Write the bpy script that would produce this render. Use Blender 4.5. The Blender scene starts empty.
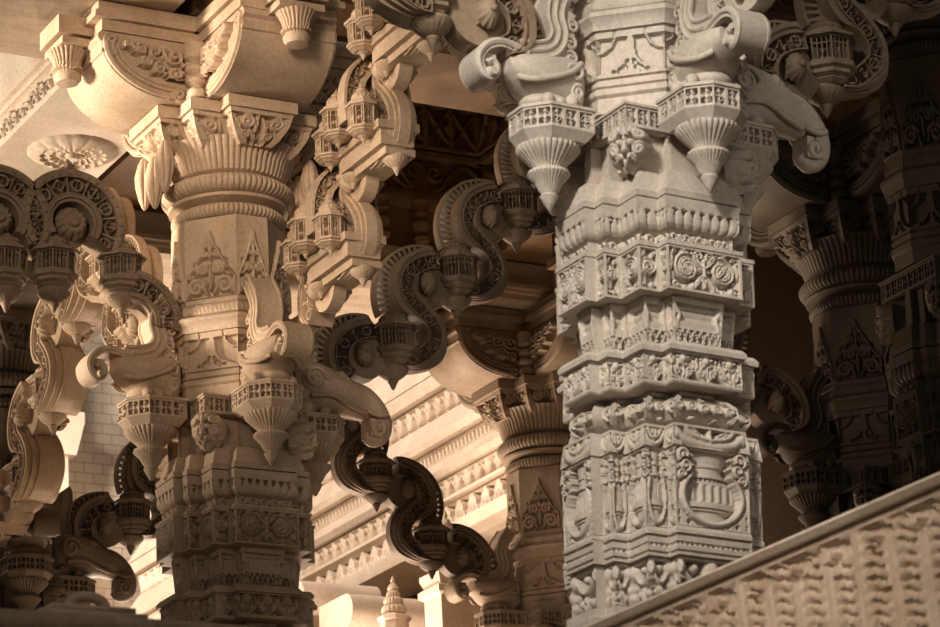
import bpy, math, random
import numpy as np
from mathutils import Matrix, Vector
rng = np.random.RandomState(7)
random.seed(7)
ZF = 1.2            # the hall floor lies 1.2 m above the camera: heights are written from the camera, z = h - ZF
S = 3.51            # bay of the square pillar grid: X runs along the front row, Y goes back
R20, A20, B20, C20 = .317, .146, .225, .275
SC = bpy.context.scene
COL = SC.collection
PI = math.pi
sin, cos = math.sin, math.cos

# ------------------------------------------------------------------ mesh building
class MB:
    def __init__(s):
        s.v = []; s.n = 0; s.f4 = []; s.ng = []; s.smooth = True
    def add(s, V):
        V = np.asarray(V, dtype=np.float64).reshape(-1, 3); o = s.n
        s.v.append(V); s.n += len(V); return o
    def grid(s, P, closeu=False, closev=False, flip=False, keep=None):
        P = np.asarray(P, dtype=np.float64); nv, nu = P.shape[:2]; o = s.add(P)
        I = o + np.arange(nv * nu).reshape(nv, nu)
        if closeu: I = np.concatenate([I, I[:, :1]], 1)
        if closev: I = np.concatenate([I, I[:1]], 0)
        q = np.stack([I[:-1, :-1], I[:-1, 1:], I[1:, 1:], I[1:, :-1]], -1).reshape(-1, 4)
        if keep is not None: q = q[(keep[:-1, :-1] & keep[:-1, 1:] & keep[1:, 1:] & keep[1:, :-1]).ravel()]
        if flip: q = q[:, ::-1]
        s.f4.append(q); return I
    def ngon(s, pts):
        o = s.add(pts); s.ng.append(list(range(o, o + len(pts))))
    def box(s, x0, x1, y0, y1, z0, z1):
        o = s.add([(x0,y0,z0),(x1,y0,z0),(x1,y1,z0),(x0,y1,z0),(x0,y0,z1),(x1,y0,z1),(x1,y1,z1),(x0,y1,z1)])
        s.f4.append(o + np.array([(0,3,2,1),(4,5,6,7),(0,1,5,4),(1,2,6,5),(2,3,7,6),(3,0,4,7)]))
    def hexa(s, p8):
        o = s.add(p8)
        s.f4.append(o + np.array([(0,3,2,1),(4,5,6,7),(0,1,5,4),(1,2,6,5),(2,3,7,6),(3,0,4,7)]))
    def xform(s, fn):
        s.v = [fn(V) for V in s.v]
    def mesh(s, name, mat, smooth=True, angle=40):
        V = np.concatenate(s.v).astype(np.float32); V[:, 2] -= 0
        q = np.concatenate(s.f4).astype(np.int32) if s.f4 else np.zeros((0, 4), np.int32)
        ngl = [len(g) for g in s.ng]
        li = np.concatenate([q.ravel()] + [np.array(g, np.int32) for g in s.ng]) if s.ng else q.ravel()
        tot = np.concatenate([np.full(len(q), 4, np.int32), np.array(ngl, np.int32)])
        st = np.concatenate([[0], np.cumsum(tot)[:-1]]).astype(np.int32)
        me = bpy.data.meshes.new(name)
        me.vertices.add(len(V)); me.vertices.foreach_set('co', V.ravel())
        me.loops.add(len(li)); me.loops.foreach_set('vertex_index', li.astype(np.int32))
        me.polygons.add(len(tot)); me.polygons.foreach_set('loop_start', st)
        me.update(calc_edges=True); me.validate()
        if smooth:
            me.polygons.foreach_set('use_smooth', np.ones(len(me.polygons), bool))
            me.set_sharp_from_angle(angle=math.radians(angle))
        me.materials.append(mat)
        return me

def link(name, data, parent=None, loc=None, rotz=0):
    o = bpy.data.objects.new(name, data); COL.objects.link(o)
    if parent is not None: o.parent = parent
    if loc is not None: o.location = loc
    o.rotation_euler = (0, 0, rotz)
    return o
def part(name, mb, mat, parent, smooth=True, angle=40, stuff=False):
    o = link(name, mb.mesh(name, mat, smooth, angle), parent)
    if stuff: o['kind'] = 'stuff'
    return o
def thing(name, label, cat, loc=(0, 0, 0), rotz=0, group=None):
    o = link(name, None, None, loc, rotz)
    o.empty_display_size = .1
    o['label'] = label; o['category'] = cat; o['kind'] = 'thing'
    if group: o['group'] = group
    return o
def tag(o, label, cat, group=None):
    o['label'] = label; o['category'] = cat; o['kind'] = 'thing'
    if group: o['group'] = group
    return o
def struct(name, mb, mat, smooth=False):
    o = link(name, mb.mesh(name, mat, smooth)); o['kind'] = 'structure'; return o
def dup(root, loc, rotz=0, label=None, group=None, mats=None):
    r = root.copy(); COL.objects.link(r); r.location = loc; r.rotation_euler = (0, 0, rotz)
    if label: r['label'] = label
    if group: r['group'] = group
    def sub(src, dst):
        for ch in list(src.children):
            c = ch.copy(); COL.objects.link(c); c.parent = dst
            if mats and c.type == 'MESH':
                c.material_slots[0].link = 'OBJECT'; c.material_slots[0].material = mats
            sub(ch, c)
    sub(root, r)
    return r

# ------------------------------------------------------------------ reliefs: height fields carved by strokes
class Rel:
    def __init__(s, w, h, res=.0045, depth=.02):
        s.w, s.h, s.d = w, h, depth
        s.nx = max(3, int(round(w / res)) + 1); s.nz = max(3, int(round(h / res)) + 1)
        s.X, s.Z = np.meshgrid(np.linspace(-w / 2, w / 2, s.nx), np.linspace(0, h, s.nz))
        s.H = np.full(s.X.shape, -depth)
    def up(s, val, mask=None):
        s.H = np.maximum(s.H, val) if mask is None else np.where(mask, np.maximum(s.H, val), s.H)
    def dist(s, P):
        P = np.asarray(P, float); d2 = np.full(s.X.shape, 1e9)
        for (x0, z0), (x1, z1) in zip(P[:-1], P[1:]):
            dx, dz = x1 - x0, z1 - z0; L = dx * dx + dz * dz + 1e-12
            t = np.clip(((s.X - x0) * dx + (s.Z - z0) * dz) / L, 0, 1)
            d2 = np.minimum(d2, (s.X - x0 - t * dx) ** 2 + (s.Z - z0 - t * dz) ** 2)
        return np.sqrt(d2)
    def tube(s, P, r, top=0., mirror=False):
        d = s.dist(P); s.up(top - s.d + s.d * np.sqrt(np.clip(1 - (d / r) ** 2, 0, 1)), d < r)
        if mirror: s.tube([(-x, z) for x, z in P], r, top)
    def disc(s, cx, cz, r, top=0., flat=False, mirror=False):
        d = np.hypot(s.X - cx, s.Z - cz)
        v = np.where(d < r, top if flat else top - s.d + s.d * np.sqrt(np.clip(1 - (d / r) ** 2, 0, 1)), -9)
        s.up(v)
        if mirror: s.disc(-cx, cz, r, top, flat)
    def hole(s, cx, cz, rx, rz, depth):
        d = ((s.X - cx) / rx) ** 2 + ((s.Z - cz) / rz) ** 2
        s.H = np.where(d < 1, np.minimum(s.H, -depth), s.H)
    def leaf(s, p0, p1, wd, top=0., bend=0., mirror=False):
        (x0, z0), (x1, z1) = p0, p1
        L = math.hypot(x1 - x0, z1 - z0); ux, uz = (x1 - x0) / L, (z1 - z0) / L
        t = ((s.X - x0) * ux + (s.Z - z0) * uz) / L
        n = (-(s.X - x0) * uz + (s.Z - z0) * ux) - bend * np.sin(np.clip(t, 0, 1) * PI) * L
        ww = wd * np.sqrt(np.clip(np.sin(np.clip(t, 0, 1) * PI), 0, 1)) + 1e-6
        k = np.abs(n) / ww
        v = top - s.d + s.d * np.sqrt(np.clip(1 - k ** 2, 0, 1)) - .25 * s.d * (k < .14)
        s.up(v, (k < 1) & (t > 0) & (t < 1))
        if mirror: s.leaf((-x0, z0), (-x1, z1), wd, top, -bend)
    def frame(s, m, top=0.):
        s.up(top, (np.abs(s.X) > s.w / 2 - m) | (s.Z < m) | (s.Z > s.h - m))
    def hframe(s, m0, m1, top=0.):
        s.up(top, (s.Z < m0) | (s.Z > s.h - m1))
    def done(s): return s.H

def spiral(cx, cz, r0, r1, a0, turns, n=40):
    t = np.linspace(0, 1, n); a = a0 + turns * 2 * PI * t; r = r0 + (r1 - r0) * t
    return list(zip(cx + r * np.cos(a), cz + r * np.sin(a)))
def catmull(P, step=.01):
    P = np.asarray(P, float); Q = np.concatenate([[2 * P[0] - P[1]], P, [2 * P[-1] - P[-2]]]); out = []
    for i in range(1, len(Q) - 2):
        n = max(2, int(np.linalg.norm(Q[i + 1] - Q[i]) / step)); t = np.linspace(0, 1, n, endpoint=False)[:, None]
        p0, p1, p2, p3 = Q[i - 1], Q[i], Q[i + 1], Q[i + 2]
        out.append(.5 * (2 * p1 + (p2 - p0) * t + (2 * p0 - 5 * p1 + 4 * p2 - p3) * t ** 2 + (3 * p1 - p0 - 3 * p2 + p3) * t ** 3))
    out.append(P[-1:]); return np.concatenate(out)

def pat_scroll(w, h):
    s = Rel(w, h, res=.0038, depth=.032); m = .011
    s.frame(m)
    if w > .18:
        r = h * .33; cx = w * .235; cz = h * .54
        for k in (1, -1):
            P = [(k * x, z) for x, z in spiral(cx, cz, r, .018, PI * .60, -1.5)]
            s.tube(P, .0075); s.tube([(k * x, z) for x, z in spiral(cx, cz, r * .74, .010, PI * .62, -1.35)], .0065)
            s.leaf((k * (cx - .02), cz - .022), (k * (cx + .018), cz + .024), .013, .004); s.leaf((k * (cx - .028), cz + .002), (k * (cx + .004), cz + .03), .008)
            for ax, az, rr in ((1.62, .15, .019), (.60, .15, .017), (1.1, .10, .013), (1.68, .88, .012)): s.disc(k * cx * ax, h * az, rr); s.hole(k * cx * ax, h * az, rr * .3, rr * .3, .012)
            s.leaf((k * .004, h * .42), (k * .040, h * .12), .013); s.leaf((k * w * .45, h * .40), (k * w * .43, h * .84), .011)
            s.leaf((k * .008, h * .58), (k * .052, h * .93), .012); s.leaf((k * .006, h * .52), (k * .03, h * .5), .012); s.leaf((k * cx * .85, h * .93), (k * cx * 1.4, h * .9), .010)
            s.tube([(k * x, z) for x, z in spiral(.022, h * .84, .018, .004, 0, 1.3, 18)], .006)
        s.leaf((0, h * .1), (0, h * .5), .014); s.disc(0, h * .74, .014, .003); s.leaf((0, h * .45), (0, h * .75), .013)
    else:
        r = min(w * .38, h * .34)
        s.tube(spiral(.0, h * .55, r, .012, PI * .6, -1.3), .0068); s.tube(spiral(0, h * .55, r * .66, .004, PI * .6, -1.1), .006); s.leaf((-.012, h * .47), (.012, h * .62), .009)
        for sx in (-1, 1): s.disc(sx * w * .22, h * .15, .013); s.hole(sx * w * .22, h * .15, .004, .004, .012)
        s.leaf((w * .1, h * .74), (w * .36, h * .93), .010); s.leaf((-w * .3, h * .25), (-w * .40, h * .6), .008); s.leaf((-w * .36, h * .72), (-w * .1, h * .93), .009)
    return s.done()
def pat_acanthus(w, h):
    s = Rel(w, h, depth=.042); s.hframe(.012, .006); n = max(1, int(round(w / .09)))
    for i in range(n):
        c = -w / 2 + (i + .5) * w / n; q = w / n
        for k in (1, -1):
            s.leaf((c + k * .004, h * .05), (c + k * q * .40, h * .95), .012, bend=-.16 * k)
            s.leaf((c + k * .004, h * .05), (c + k * q * .2, h * .82), .010, bend=-.12 * k)
            s.tube(spiral(c + k * q * .27, h * .36, q * .15, .004, PI / 2, k * 1.1, 24), .008)
        s.disc(c, h * .78, .022, top=.008); s.leaf((c, h * .1), (c, h * .8), .012)
        for a in range(5): s.disc(c + .022 * cos(a * 1.257 + .3), h * .78 + .022 * sin(a * 1.257 + .3), .009, top=.004)
    return s.done()
def pat_flutes(w, h):
    s = Rel(w, h, depth=.012); n = max(2, int(round(w / .036))); q = w / n
    u = ((s.X + w / 2) / q) % 1 - .5
    s.H = -.007 + .007 * np.sqrt(np.clip(1 - (u / .5) ** 2, 0, 1))
    tz = s.h * .66
    k = np.abs(np.abs(u) - .5) * q
    tri = (s.Z < tz) & (k < .011 * (1 - (tz - s.Z) / .026)) & (s.Z > tz - .026)
    s.H = np.where(tri, -.035, s.H)
    s.H = np.where(s.Z > tz + .003, 0, s.H)
    return s.done()
def pat_beads(w, h):
    s = Rel(w, h, depth=.018); n = max(1, int(round(w / .055))); q = w / n
    for i in range(n):
        c = -w / 2 + (i + .5) * q
        s.disc(c, h / 2, min(q * .42, h * .5)); s.hole(c, h / 2, .007, .007, .016)
        for k in (-1, 1): s.leaf((c + k * q * .3, h * .1), (c + k * q * .46, h * .9), .008)
    return s.done()
def pat_pavilion(w, h):
    s = Rel(w, h, depth=.024); n = max(1, int(round(w / .15))); q = w / n
    zz = h * .36
    for i in range(n + 1):
        c = -w / 2 + i * q
        s.up(0, (np.abs(s.X - c) < .012 + .006 * np.sin(s.Z * 170)) & (s.Z > zz))
        s.disc(c, h * .5, .014); s.disc(c, h * .82, .016)
    for i in range(n):
        c = -w / 2 + (i + .5) * q
        for kk in (-1, 1):
            s.tube(catmull([(c + kk * q * .46, h * .80), (c + kk * q * .38, h * .62), (c + kk * q * .44, h * .42), (c + kk * q * .36, h * .28)]), .011, .002)
            s.disc(c + kk * q * .38, h * .66, .012, .003); s.disc(c + kk * q * .36, h * .30, .014, .002)
        s.H = np.where((np.abs(s.X - c) < q * .28) & (np.abs(s.Z - h * .69) < h * .055), -.03, s.H)
    s.up(-.004, (s.Z > h * .86)); s.up(-.010, (s.Z > h * .62) & (s.Z < h * .74)); s.up(-.002, (s.Z > zz) & (s.Z < h * .52))
    s.up(-.014, (s.Z > h * .52) & (s.Z < h * .62))
    p = .026; u = (s.X / p) % 1; v = s.Z / zz
    lat = (np.abs(((u + v) % 1) - .5) < .17) | (np.abs(((u - v) % 1) - .5) < .17)
    s.H = np.where(s.Z < zz, np.where(lat, 0, -.03), s.H)
    s.H = np.where((s.Z < .004) | (np.abs(s.Z - zz) < .003), 0, s.H)
    return s.done()
def pat_vine(w, h):
    s = Rel(w, h, depth=.022); n = max(1, int(round(w / .045))); q = w / n
    for i in range(n):
        c = -w / 2 + (i + .5) * q; k = 1 if i % 2 else -1
        s.tube(spiral(c, h / 2, min(q, h) * .42, .004, k * PI / 2, k * 1.2, 24), .008)
        s.leaf((c - q * .4, h * (.15 if k > 0 else .85)), (c + q * .1, h * (.3 if k > 0 else .7)), .008)
    return s.done()
def pat_swag(w, h):
    s = Rel(w, h, depth=.035); n = 1
    s.up(0, (s.Z > h * .86))
    P = [(-w * .46, h * .75), (-w * .3, h * .32), (0, h * .15), (w * .3, h * .32), (w * .46, h * .75)]
    s.tube(catmull(P), min(.02, w * .16)); s.tube(catmull([(x * .8, z + h * .28) for x, z in P]), min(.012, w * .1))
    for k in (-1, 1):
        s.disc(k * w * .44, h * .6, min(.03, w * .2)); s.leaf((k * w * .06, h * .45), (k * w * .3, h * .95), .014)
    s.leaf((0, h * .3), (0, h * .95), .014)
    return s.done()
def pat_pot(w, h):
    """a vase standing in a deep oval niche, leaf scrolls in the upper corners"""
    s = Rel(w, h, res=.0036, depth=.03); X, Z = s.X, s.Z; t = Z / h
    wide = w > .15; D_ = .055 if wide else .030
    hw = w * .43
    prof = np.interp(t, [.08, .14, .18, .24, .28, .34, .46, .56, .62, .67, .72, .79, .85, .90, .96], [.5, .66, .58, .86, 1., .96, .98, .92, .74, .62, .52, .50, .60, .72, .74])
    k = np.abs(X) / (hw * prof + 1e-6)
    body = np.where(k < 1, -D_ + D_ * .72 * np.sqrt(np.clip(1 - k ** 2, 0, 1)), -D_)
    body = body + np.where((k < 1) & (t > .36) & (t < .56), .0035 * np.cos(X / hw * 24), 0)
    for tt, ww, up in ((.30, .030, .010), (.235, .014, .006), (.66, .016, .006), (.80, .02, .005)): body = np.where((k < 1) & (np.abs(t - tt) < ww), body + up, body)
    body = np.where((k < 1) & (np.abs(t - .625) < .014) & (np.cos(X * 2 * PI / .017) > .1), body - .014, body)
    nx, nz = w * .365, h * .315
    d = np.sqrt((X / nx) ** 2 + ((Z - h * .40) / nz) ** 2)
    neck = (t > .5) & (t < .965) & (np.abs(X) < w * (.285 - .05 * np.sin(np.clip((t - .62) / .34, 0, 1) * PI * 3) ** 2))
    open_ = (d < 1) | neck
    fr = np.where((t > .985) | (np.abs(X) > w * .485), 0, -.002)
    fr = fr + .008 * np.sqrt(np.clip(1 - ((d - 1.10) / .09) ** 2, 0, 1)) * (t < .66)
    fr = np.where((np.abs(d - 1.26) < .035) & (t < .6), -.012, fr)
    s.H = np.where(open_, body, fr)
    q = .5 if wide else .42
    for kk in (-1, 1):
        for (cx, cz, r, dr) in ((.375, .90, .085, 1), (.36, .765, .08, -1), (.40, .645, .06, 1)):
            r = r * w; P = [(kk * a, b) for a, b in spiral(w * cx, h * cz, r, r * .12, -PI * .3, dr * 1.35, 26)]
            dd = s.dist(P); s.H = np.where((dd < r * .55) & (dd > r * .27) & ~open_, -.016, s.H); s.d = .014; s.tube(P, r * .28, top=.009)
        for zz in (.06, .16, .40, .56): s.hole(kk * w * .455, h * zz, w * .012, h * .035, .016)
        s.hole(kk * w * .33, h * .055, w * .03, h * .03, .016); s.hole(kk * w * .20, h * .035, w * .02, h * .02, .014)
    return s.done()
def pat_dentil(w, h):
    s = Rel(w, h, depth=.006)
    s.H[:] = 0
    p = .02
    z = s.Z / h
    s.H = np.where((z > .84), .004, s.H); s.H = np.where((z > .78) & (z < .84), -.012, s.H)
    s.H = np.where((z > .44) & (z < .54), np.where(((s.X / p) % 1) < .6, -.004, -.014), s.H)
    s.H = np.where((z > .14) & (z < .2), -.012, s.H)
    return s.done()
def pat_balls(w, h):
    s = Rel(w, h, depth=.05); n = max(1, int(round(w / .13))); q = w / n
    for i in range(n + 1):
        c = -w / 2 + i * q
        s.disc(c, h * .78, .034, top=.012); s.disc(c, h * .42, .02); s.disc(c, h * .2, .018, top=.004)
    for i in range(n):
        c = -w / 2 + (i + .5) * q
        s.tube(catmull([(c - q * .45, h * .85), (c - q * .2, h * .55), (c, h * .46), (c + q * .2, h * .55), (c + q * .45, h * .85)]), .013)
        s.disc(c, h * .78, .02); s.disc(c - q * .2, h * .25, .022); s.disc(c + q * .22, h * .22, .022); s.leaf((c, h * .05), (c, h * .4), .016)
    s.hframe(.006, .01)
    return s.done()
def pat_balustrade(w, h):
    s = Rel(w, h, res=.004, depth=.02); n = max(1, int(round(w / .05))); q = w / n
    s.H[:] = 0
    for i in range(n):
        c = -w / 2 + (i + .5) * q; zc = h * .5; hw, hh = q * .38, h * .36
        ins = (np.abs(s.X - c) < hw) & (np.abs(s.Z - zc) < hh)
        dia = np.abs(s.X - c) / hw + np.abs(s.Z - zc) / hh
        cr = (np.abs(s.X - c) < .0035) | (np.abs(s.Z - zc) < .0035) | (np.abs(dia - 1.0) < .16) | (np.hypot(s.X - c, s.Z - zc) < .009)
        s.H = np.where(ins, np.where(cr, -.004, -.034), s.H)
    return s.done()
def pat_ropes(w, h):
    s = Rel(w, h, depth=.01); n = max(2, int(round(w / .02)))
    u = ((s.X / w * n) + s.Z / h * .5) % 1 - .5
    env = np.sqrt(np.clip(1 - ((s.Z - h / 2) / (h / 2)) ** 2, 0, 1))
    s.H = -.012 + .012 * env * (.6 + .4 * np.sqrt(np.clip(1 - (u / .5) ** 2, 0, 1)))
    return s.done()
def pat_pointed(w, h):
    """a flame shaped arabesque on a plain face"""
    s = Rel(w, h, res=.0042, depth=.03); X, Z = s.X, s.Z
    t = Z / h
    lim = np.interp(t, [0, .05, .3, .38, .46, .54, .62, .70, .8, .88, 1.], [.5, .5, .5, .42, .33, .36, .22, .2, .10, .08, .0]) * w
    s.H[:] = -.03
    ins = np.abs(X) < lim * .97
    r = Rel(w, h, res=.0042, depth=.03)
    for k in (1, -1):
        r.tube([(k * x, z) for x, z in spiral(w * .27, h * .17, w * .17, .006, PI * .9, -1.4)], .0125)
        r.tube([(k * x, z) for x, z in spiral(w * .14, h * .42, w * .12, .006, -PI * .2, 1.35)], .0110)
        r.tube([(k * x, z) for x, z in spiral(w * .10, h * .64, w * .075, .004, -PI * .2, 1.3)], .0085)
        r.leaf((k * w * .05, h * .03), (k * w * .24, h * .34), .012); r.leaf((k * w * .40, h * .03), (k * w * .47, h * .32), .011)
        r.leaf((k * w * .05, h * .50), (k * w * .33, h * .47), .012); r.leaf((k * w * .02, h * .70), (k * w * .09, h * .88), .009)
        r.leaf((k * w * .28, h * .36), (k * w * .42, h * .30), .012); r.disc(k * w * .42, h * .40, .012)
        r.tube(catmull([(k * w * .46, h * .04), (k * w * .46, h * .3), (k * w * .30, h * .46), (k * w * .2, h * .62), (k * w * .07, h * .8), (0, h * .97)]), .009)
    r.leaf((0, h * .1), (0, h * .45), .012); r.disc(0, h * .5, .016); r.leaf((0, h * .52), (0, h * .98), .011); r.disc(0, h * .25, .013)
    s.H = np.where(ins, r.H, 0.)
    s.H = np.where(ins, s.H + .018, s.H)
    s.H = np.where((~ins), np.where(np.abs(X) > w * .493, 0, 0), s.H)
    s.H = np.where(Z < .008, .012, s.H)
    return s.done()
def pat_tee(w, h):
    """shallow panel with a spreading inverted T and two hung curtains"""
    s = Rel(w, h, res=.0045, depth=.022); X, Z = s.X, s.Z; t = Z / h
    s.H[:] = -.022
    lim = np.interp(t, [0, .24, .30, .40, .52, .75, 1], [.5, .5, .36, .17, .09, .055, .05]) * w
    s.H = np.where(np.abs(X) < lim, 0, s.H)
    s.H = np.where((t > .86), .0, s.H)
    for k in (-1, 1):
        s.H = np.where((t > .28) & (np.hypot(X - k * w * .5, Z - h * .95) < w * .30) & (np.hypot(X - k * w * .5, Z - h * .95) > w * .26), -.006, s.H)
    for k in (1, -1):
        for (cx, cz, r) in ((.09, .33, .010), (.16, .29, .009), (.24, .27, .007), (.05, .42, .008)):
            s.hole(k * cx * w, cz * h, r, r * 1.2, .016)
    s.H = np.where((t > .13) & (t < .17), -.012, s.H); s.H = np.where(t < .03, -.010, s.H)
    return s.done()
def pat_foliage(w, h, depth=.03, n=None, r0=.04, seed=1, frame=.0):
    """arabesque that fills its field: curls of many sizes"""
    s = Rel(w, h, res=.005, depth=depth); g = np.random.RandomState(seed)
    if frame: s.frame(frame)
    step = r0 * 1.75; row = 0
    for cz in np.arange(r0 * .9, h - r0 * .3, step * .92):
        off = (row % 2) * step / 2; row += 1
        for cx in np.arange(-w / 2 + r0 * .8 - off, w / 2, step):
            k = 1 if g.rand() > .5 else -1; a = g.rand() * 6.28
            s.tube(spiral(cx, cz, r0 * .85, r0 * .1, a, k * 1.35, 26), r0 * .22)
            s.leaf((cx + r0 * .7 * cos(a), cz + r0 * .7 * sin(a)), (cx + r0 * 1.5 * cos(a + .6 * k), cz + r0 * 1.5 * sin(a + .6 * k)), r0 * .25)
    return s.done()
def pat_console(w, h):
    s = Rel(w, h, res=.0045, depth=.035); n = max(1, int(round(w / .13))); q = w / n
    s.hframe(.0, .02)
    for i in range(n):
        c = -w / 2 + (i + .5) * q
        s.tube(spiral(c + q * .05, h * .68, q * .26, .005, PI * .5, -1.45, 30), .012); s.tube(spiral(c - q * .05, h * .30, q * .22, .005, -PI * .5, -1.3, 30), .011)
        s.leaf((c - q * .42, h * .85), (c - q * .30, h * .2), .014, bend=.12); s.leaf((c + q * .1, h * .5), (c + q * .42, h * .15), .014); s.leaf((c + q * .34, h * .4), (c + q * .44, h * .95), .012)
        s.disc(c - q * .1, h * .08, .016)
    return s.done()
def pat_fol(depth=.03, r0=.04, seed=1, frame=0.): return lambda w, h: pat_foliage(w, h, depth, None, r0, seed, frame)

# ------------------------------------------------------------------ solids
def p20(g=0.):
    """redented plan of the pillar foot: wide offset front and back, narrower ones at the sides"""
    R, a, a2, c, b, e, q = .332, .148, .098, .280, .230, .158, .292
    Q = [(R, a2), (q, a2), (q, e), (b, e), (b, c), (a, c), (a, R)]
    P = Q + [(-x, y) for x, y in Q[::-1]] + [(-x, -y) for x, y in Q] + [(x, -y) for x, y in Q[::-1]]
    return [tuple(v) for v in offs(P, g)[0]] if g else P
def p8(r, w): return [(r, -w), (r, w), (w, r), (-w, r), (-r, w), (-r, -w), (-w, -r), (w, -r)]
def psq(r): return [(r, -r), (r, r), (-r, r), (-r, -r)]
def offs(P, o):
    P = np.asarray(P, float); E = np.roll(P, -1, 0) - P; L = np.linalg.norm(E, axis=1, keepdims=True)
    N = np.stack([E[:, 1], -E[:, 0]], 1) / L; Np = np.roll(N, 1, 0)
    return P + o * (N + Np) / (1 + (N * Np).sum(1, keepdims=True)), N
def band(mb, poly, segs, cap=True, center=(0, 0), relmin=.05, faces=None):
    """wrap a run of mouldings and carved fields round a plan polygon. segs: (profile [(h, offset)...], pattern or None)"""
    c0 = np.array(center); n = len(poly); first = last = None; cache = {}
    for prof, fn in segs:
        prof = np.asarray(prof, float)
        if first is None: first = prof[0]
        last = prof[-1]
        arc = np.concatenate([[0], np.cumsum(np.hypot(np.diff(prof[:, 0]), np.diff(prof[:, 1])))])
        for i in range(n):
            j = (i + 1) % n
            w = np.linalg.norm(offs(poly, prof[:, 1].mean())[0][j] - offs(poly, prof[:, 1].mean())[0][i])
            if fn is not None and w >= relmin and (faces is None or i in faces):
                key = (round(w, 3), id(fn))
                if key not in cache: cache[key] = fn(w, arc[-1])
                H = cache[key]
            else: H = None
            nv = H.shape[0] if H is not None else len(prof); nu = H.shape[1] if H is not None else 2
            z = np.interp(np.linspace(0, arc[-1], nv), arc, prof[:, 0]) if H is not None else prof[:, 0]
            oo = np.interp(np.linspace(0, arc[-1], nv), arc, prof[:, 1]) if H is not None else prof[:, 1]
            G = np.zeros((nv, nu, 3)); u = np.linspace(0, 1, nu)[:, None]
            for k in range(nv):
                Q, N = offs(poly, oo[k]); p = Q[i] + (Q[j] - Q[i]) * u
                if H is not None:
                    hh = H[k].copy(); p = p + N[i] * hh[:, None]
                G[k, :, :2] = p + c0; G[k, :, 2] = z[k] - ZF
            if H is not None:     # seal the edges so no slit opens beside a deep carving
                e = G.copy(); Q0 = None
                for k in range(nv):
                    Q, N = offs(poly, oo[k]); 
                    a_, b_ = Q[i] + c0, Q[j] + c0
                    G[k, 0, :2] = a_; G[k, -1, :2] = b_
                for k in (0, nv - 1):
                    Q, N = offs(poly, oo[k]); G[k, :, :2] = Q[i] + (Q[j] - Q[i]) * u + c0
            mb.grid(G)
    # close steps between segments
    for (pa, _), (pb, _) in zip(segs[:-1], segs[1:]):
        if abs(pa[-1][1] - pb[0][1]) > 1e-6 or abs(pa[-1][0] - pb[0][0]) > 1e-6:
            Q0, _n = offs(poly, pa[-1][1]); Q1, _n = offs(poly, pb[0][1])
            G = np.zeros((2, n, 3)); G[0, :, :2] = Q0 + c0; G[0, :, 2] = pa[-1][0] - ZF; G[1, :, :2] = Q1 + c0; G[1, :, 2] = pb[0][0] - ZF
            mb.grid(G, closeu=True)
    if cap:
        for (z, o), fl in ((first, True), (last, False)):
            Q, _n = offs(poly, o); pts = [(x + c0[0], y + c0[1], z - ZF) for x, y in Q]
            mb.ngon(pts[::-1] if fl else pts)
def lathe(mb, prof, n=48, flute=0, amp=None, center=(0, 0), sq=None, a0=0.):
    """prof [(r, h)], amp per row: depth of round flutes"""
    prof = np.asarray(prof, float); th = a0 + np.arange(n) / n * 2 * PI
    fl = np.sqrt(np.clip(1 - (((th - a0) * flute / (2 * PI)) % 1 * 2 - 1) ** 2, 0, 1)) - 1 if flute else np.zeros(n)
    amp = np.zeros(len(prof)) if amp is None else np.asarray(amp, float)
    r = prof[:, :1] + amp[:, None] * fl[None]
    P = np.stack([center[0] + r * np.cos(th), center[1] + r * np.sin(th), np.repeat(prof[:, 1:] - ZF, n, 1)], -1)
    mb.grid(P, closeu=True)
    if prof[0, 0] > 1e-4: mb.ngon(P[0][::-1])
    if prof[-1, 0] > 1e-4: mb.ngon(P[-1])
def tube3(mb, P, r, sides=8, flat=1., axis=None):
    P = np.asarray(P, float); n = len(P); r = np.full(n, r) if np.isscalar(r) else np.asarray(r, float)
    T = np.gradient(P, axis=0); T /= np.linalg.norm(T, axis=1, keepdims=True) + 1e-9
    ax = np.array(axis if axis is not None else (0, 1, 0.)); A = ax - (T @ ax)[:, None] * T
    A /= np.linalg.norm(A, axis=1, keepdims=True) + 1e-9; B = np.cross(T, A)
    th = np.arange(sides) / sides * 2 * PI
    G = P[:, None] + r[:, None, None] * (np.cos(th)[None, :, None] * A[:, None] * flat + np.sin(th)[None, :, None] * B[:, None])
    mb.grid(G, closeu=True); mb.ngon(G[0][::-1]); mb.ngon(G[-1])
def normals2(P):
    T = np.gradient(P, axis=0); T /= np.linalg.norm(T, axis=1, keepdims=True) + 1e-9
    return np.stack([-T[:, 1], T[:, 0]], 1)
def ribbon(mb, P, w0, w1, d0, d1, H=None, Hb=None):
    """a band in the x-z plane (P: [x, h]) from in-plane offset w0 to w1 and depth y d0..d1, carved front (y = d0) and back"""
    P = np.asarray(P, float); N = normals2(P); n = len(P)
    nt = H.shape[1] if H is not None else 2
    w0, w1 = np.broadcast_to(w0, n), np.broadcast_to(w1, n)
    t = w0[:, None] + (w1 - w0)[:, None] * np.linspace(0, 1, nt)[None]
    XY = P[:, None] + N[:, None] * t[..., None]
    F = np.zeros((n, nt, 3)); F[..., 0] = XY[..., 0]; F[..., 2] = XY[..., 1] - ZF; K = F.copy()
    F[..., 1] = d0; K[..., 1] = d1
    if H is not None:
        F[..., 1] -= H; K[..., 1] += H
        F[0, :, 1] = F[-1, :, 1] = d0; K[0, :, 1] = K[-1, :, 1] = d1
    mb.grid(F); mb.grid(K, flip=True)
    for e in (0, -1):
        G = np.stack([F[:, e], K[:, e]], 1); mb.grid(G, flip=(e == 0))
    for e in (0, -1):
        G = np.stack([F[e], K[e]], 1); mb.grid(G, flip=(e == -1))
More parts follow.
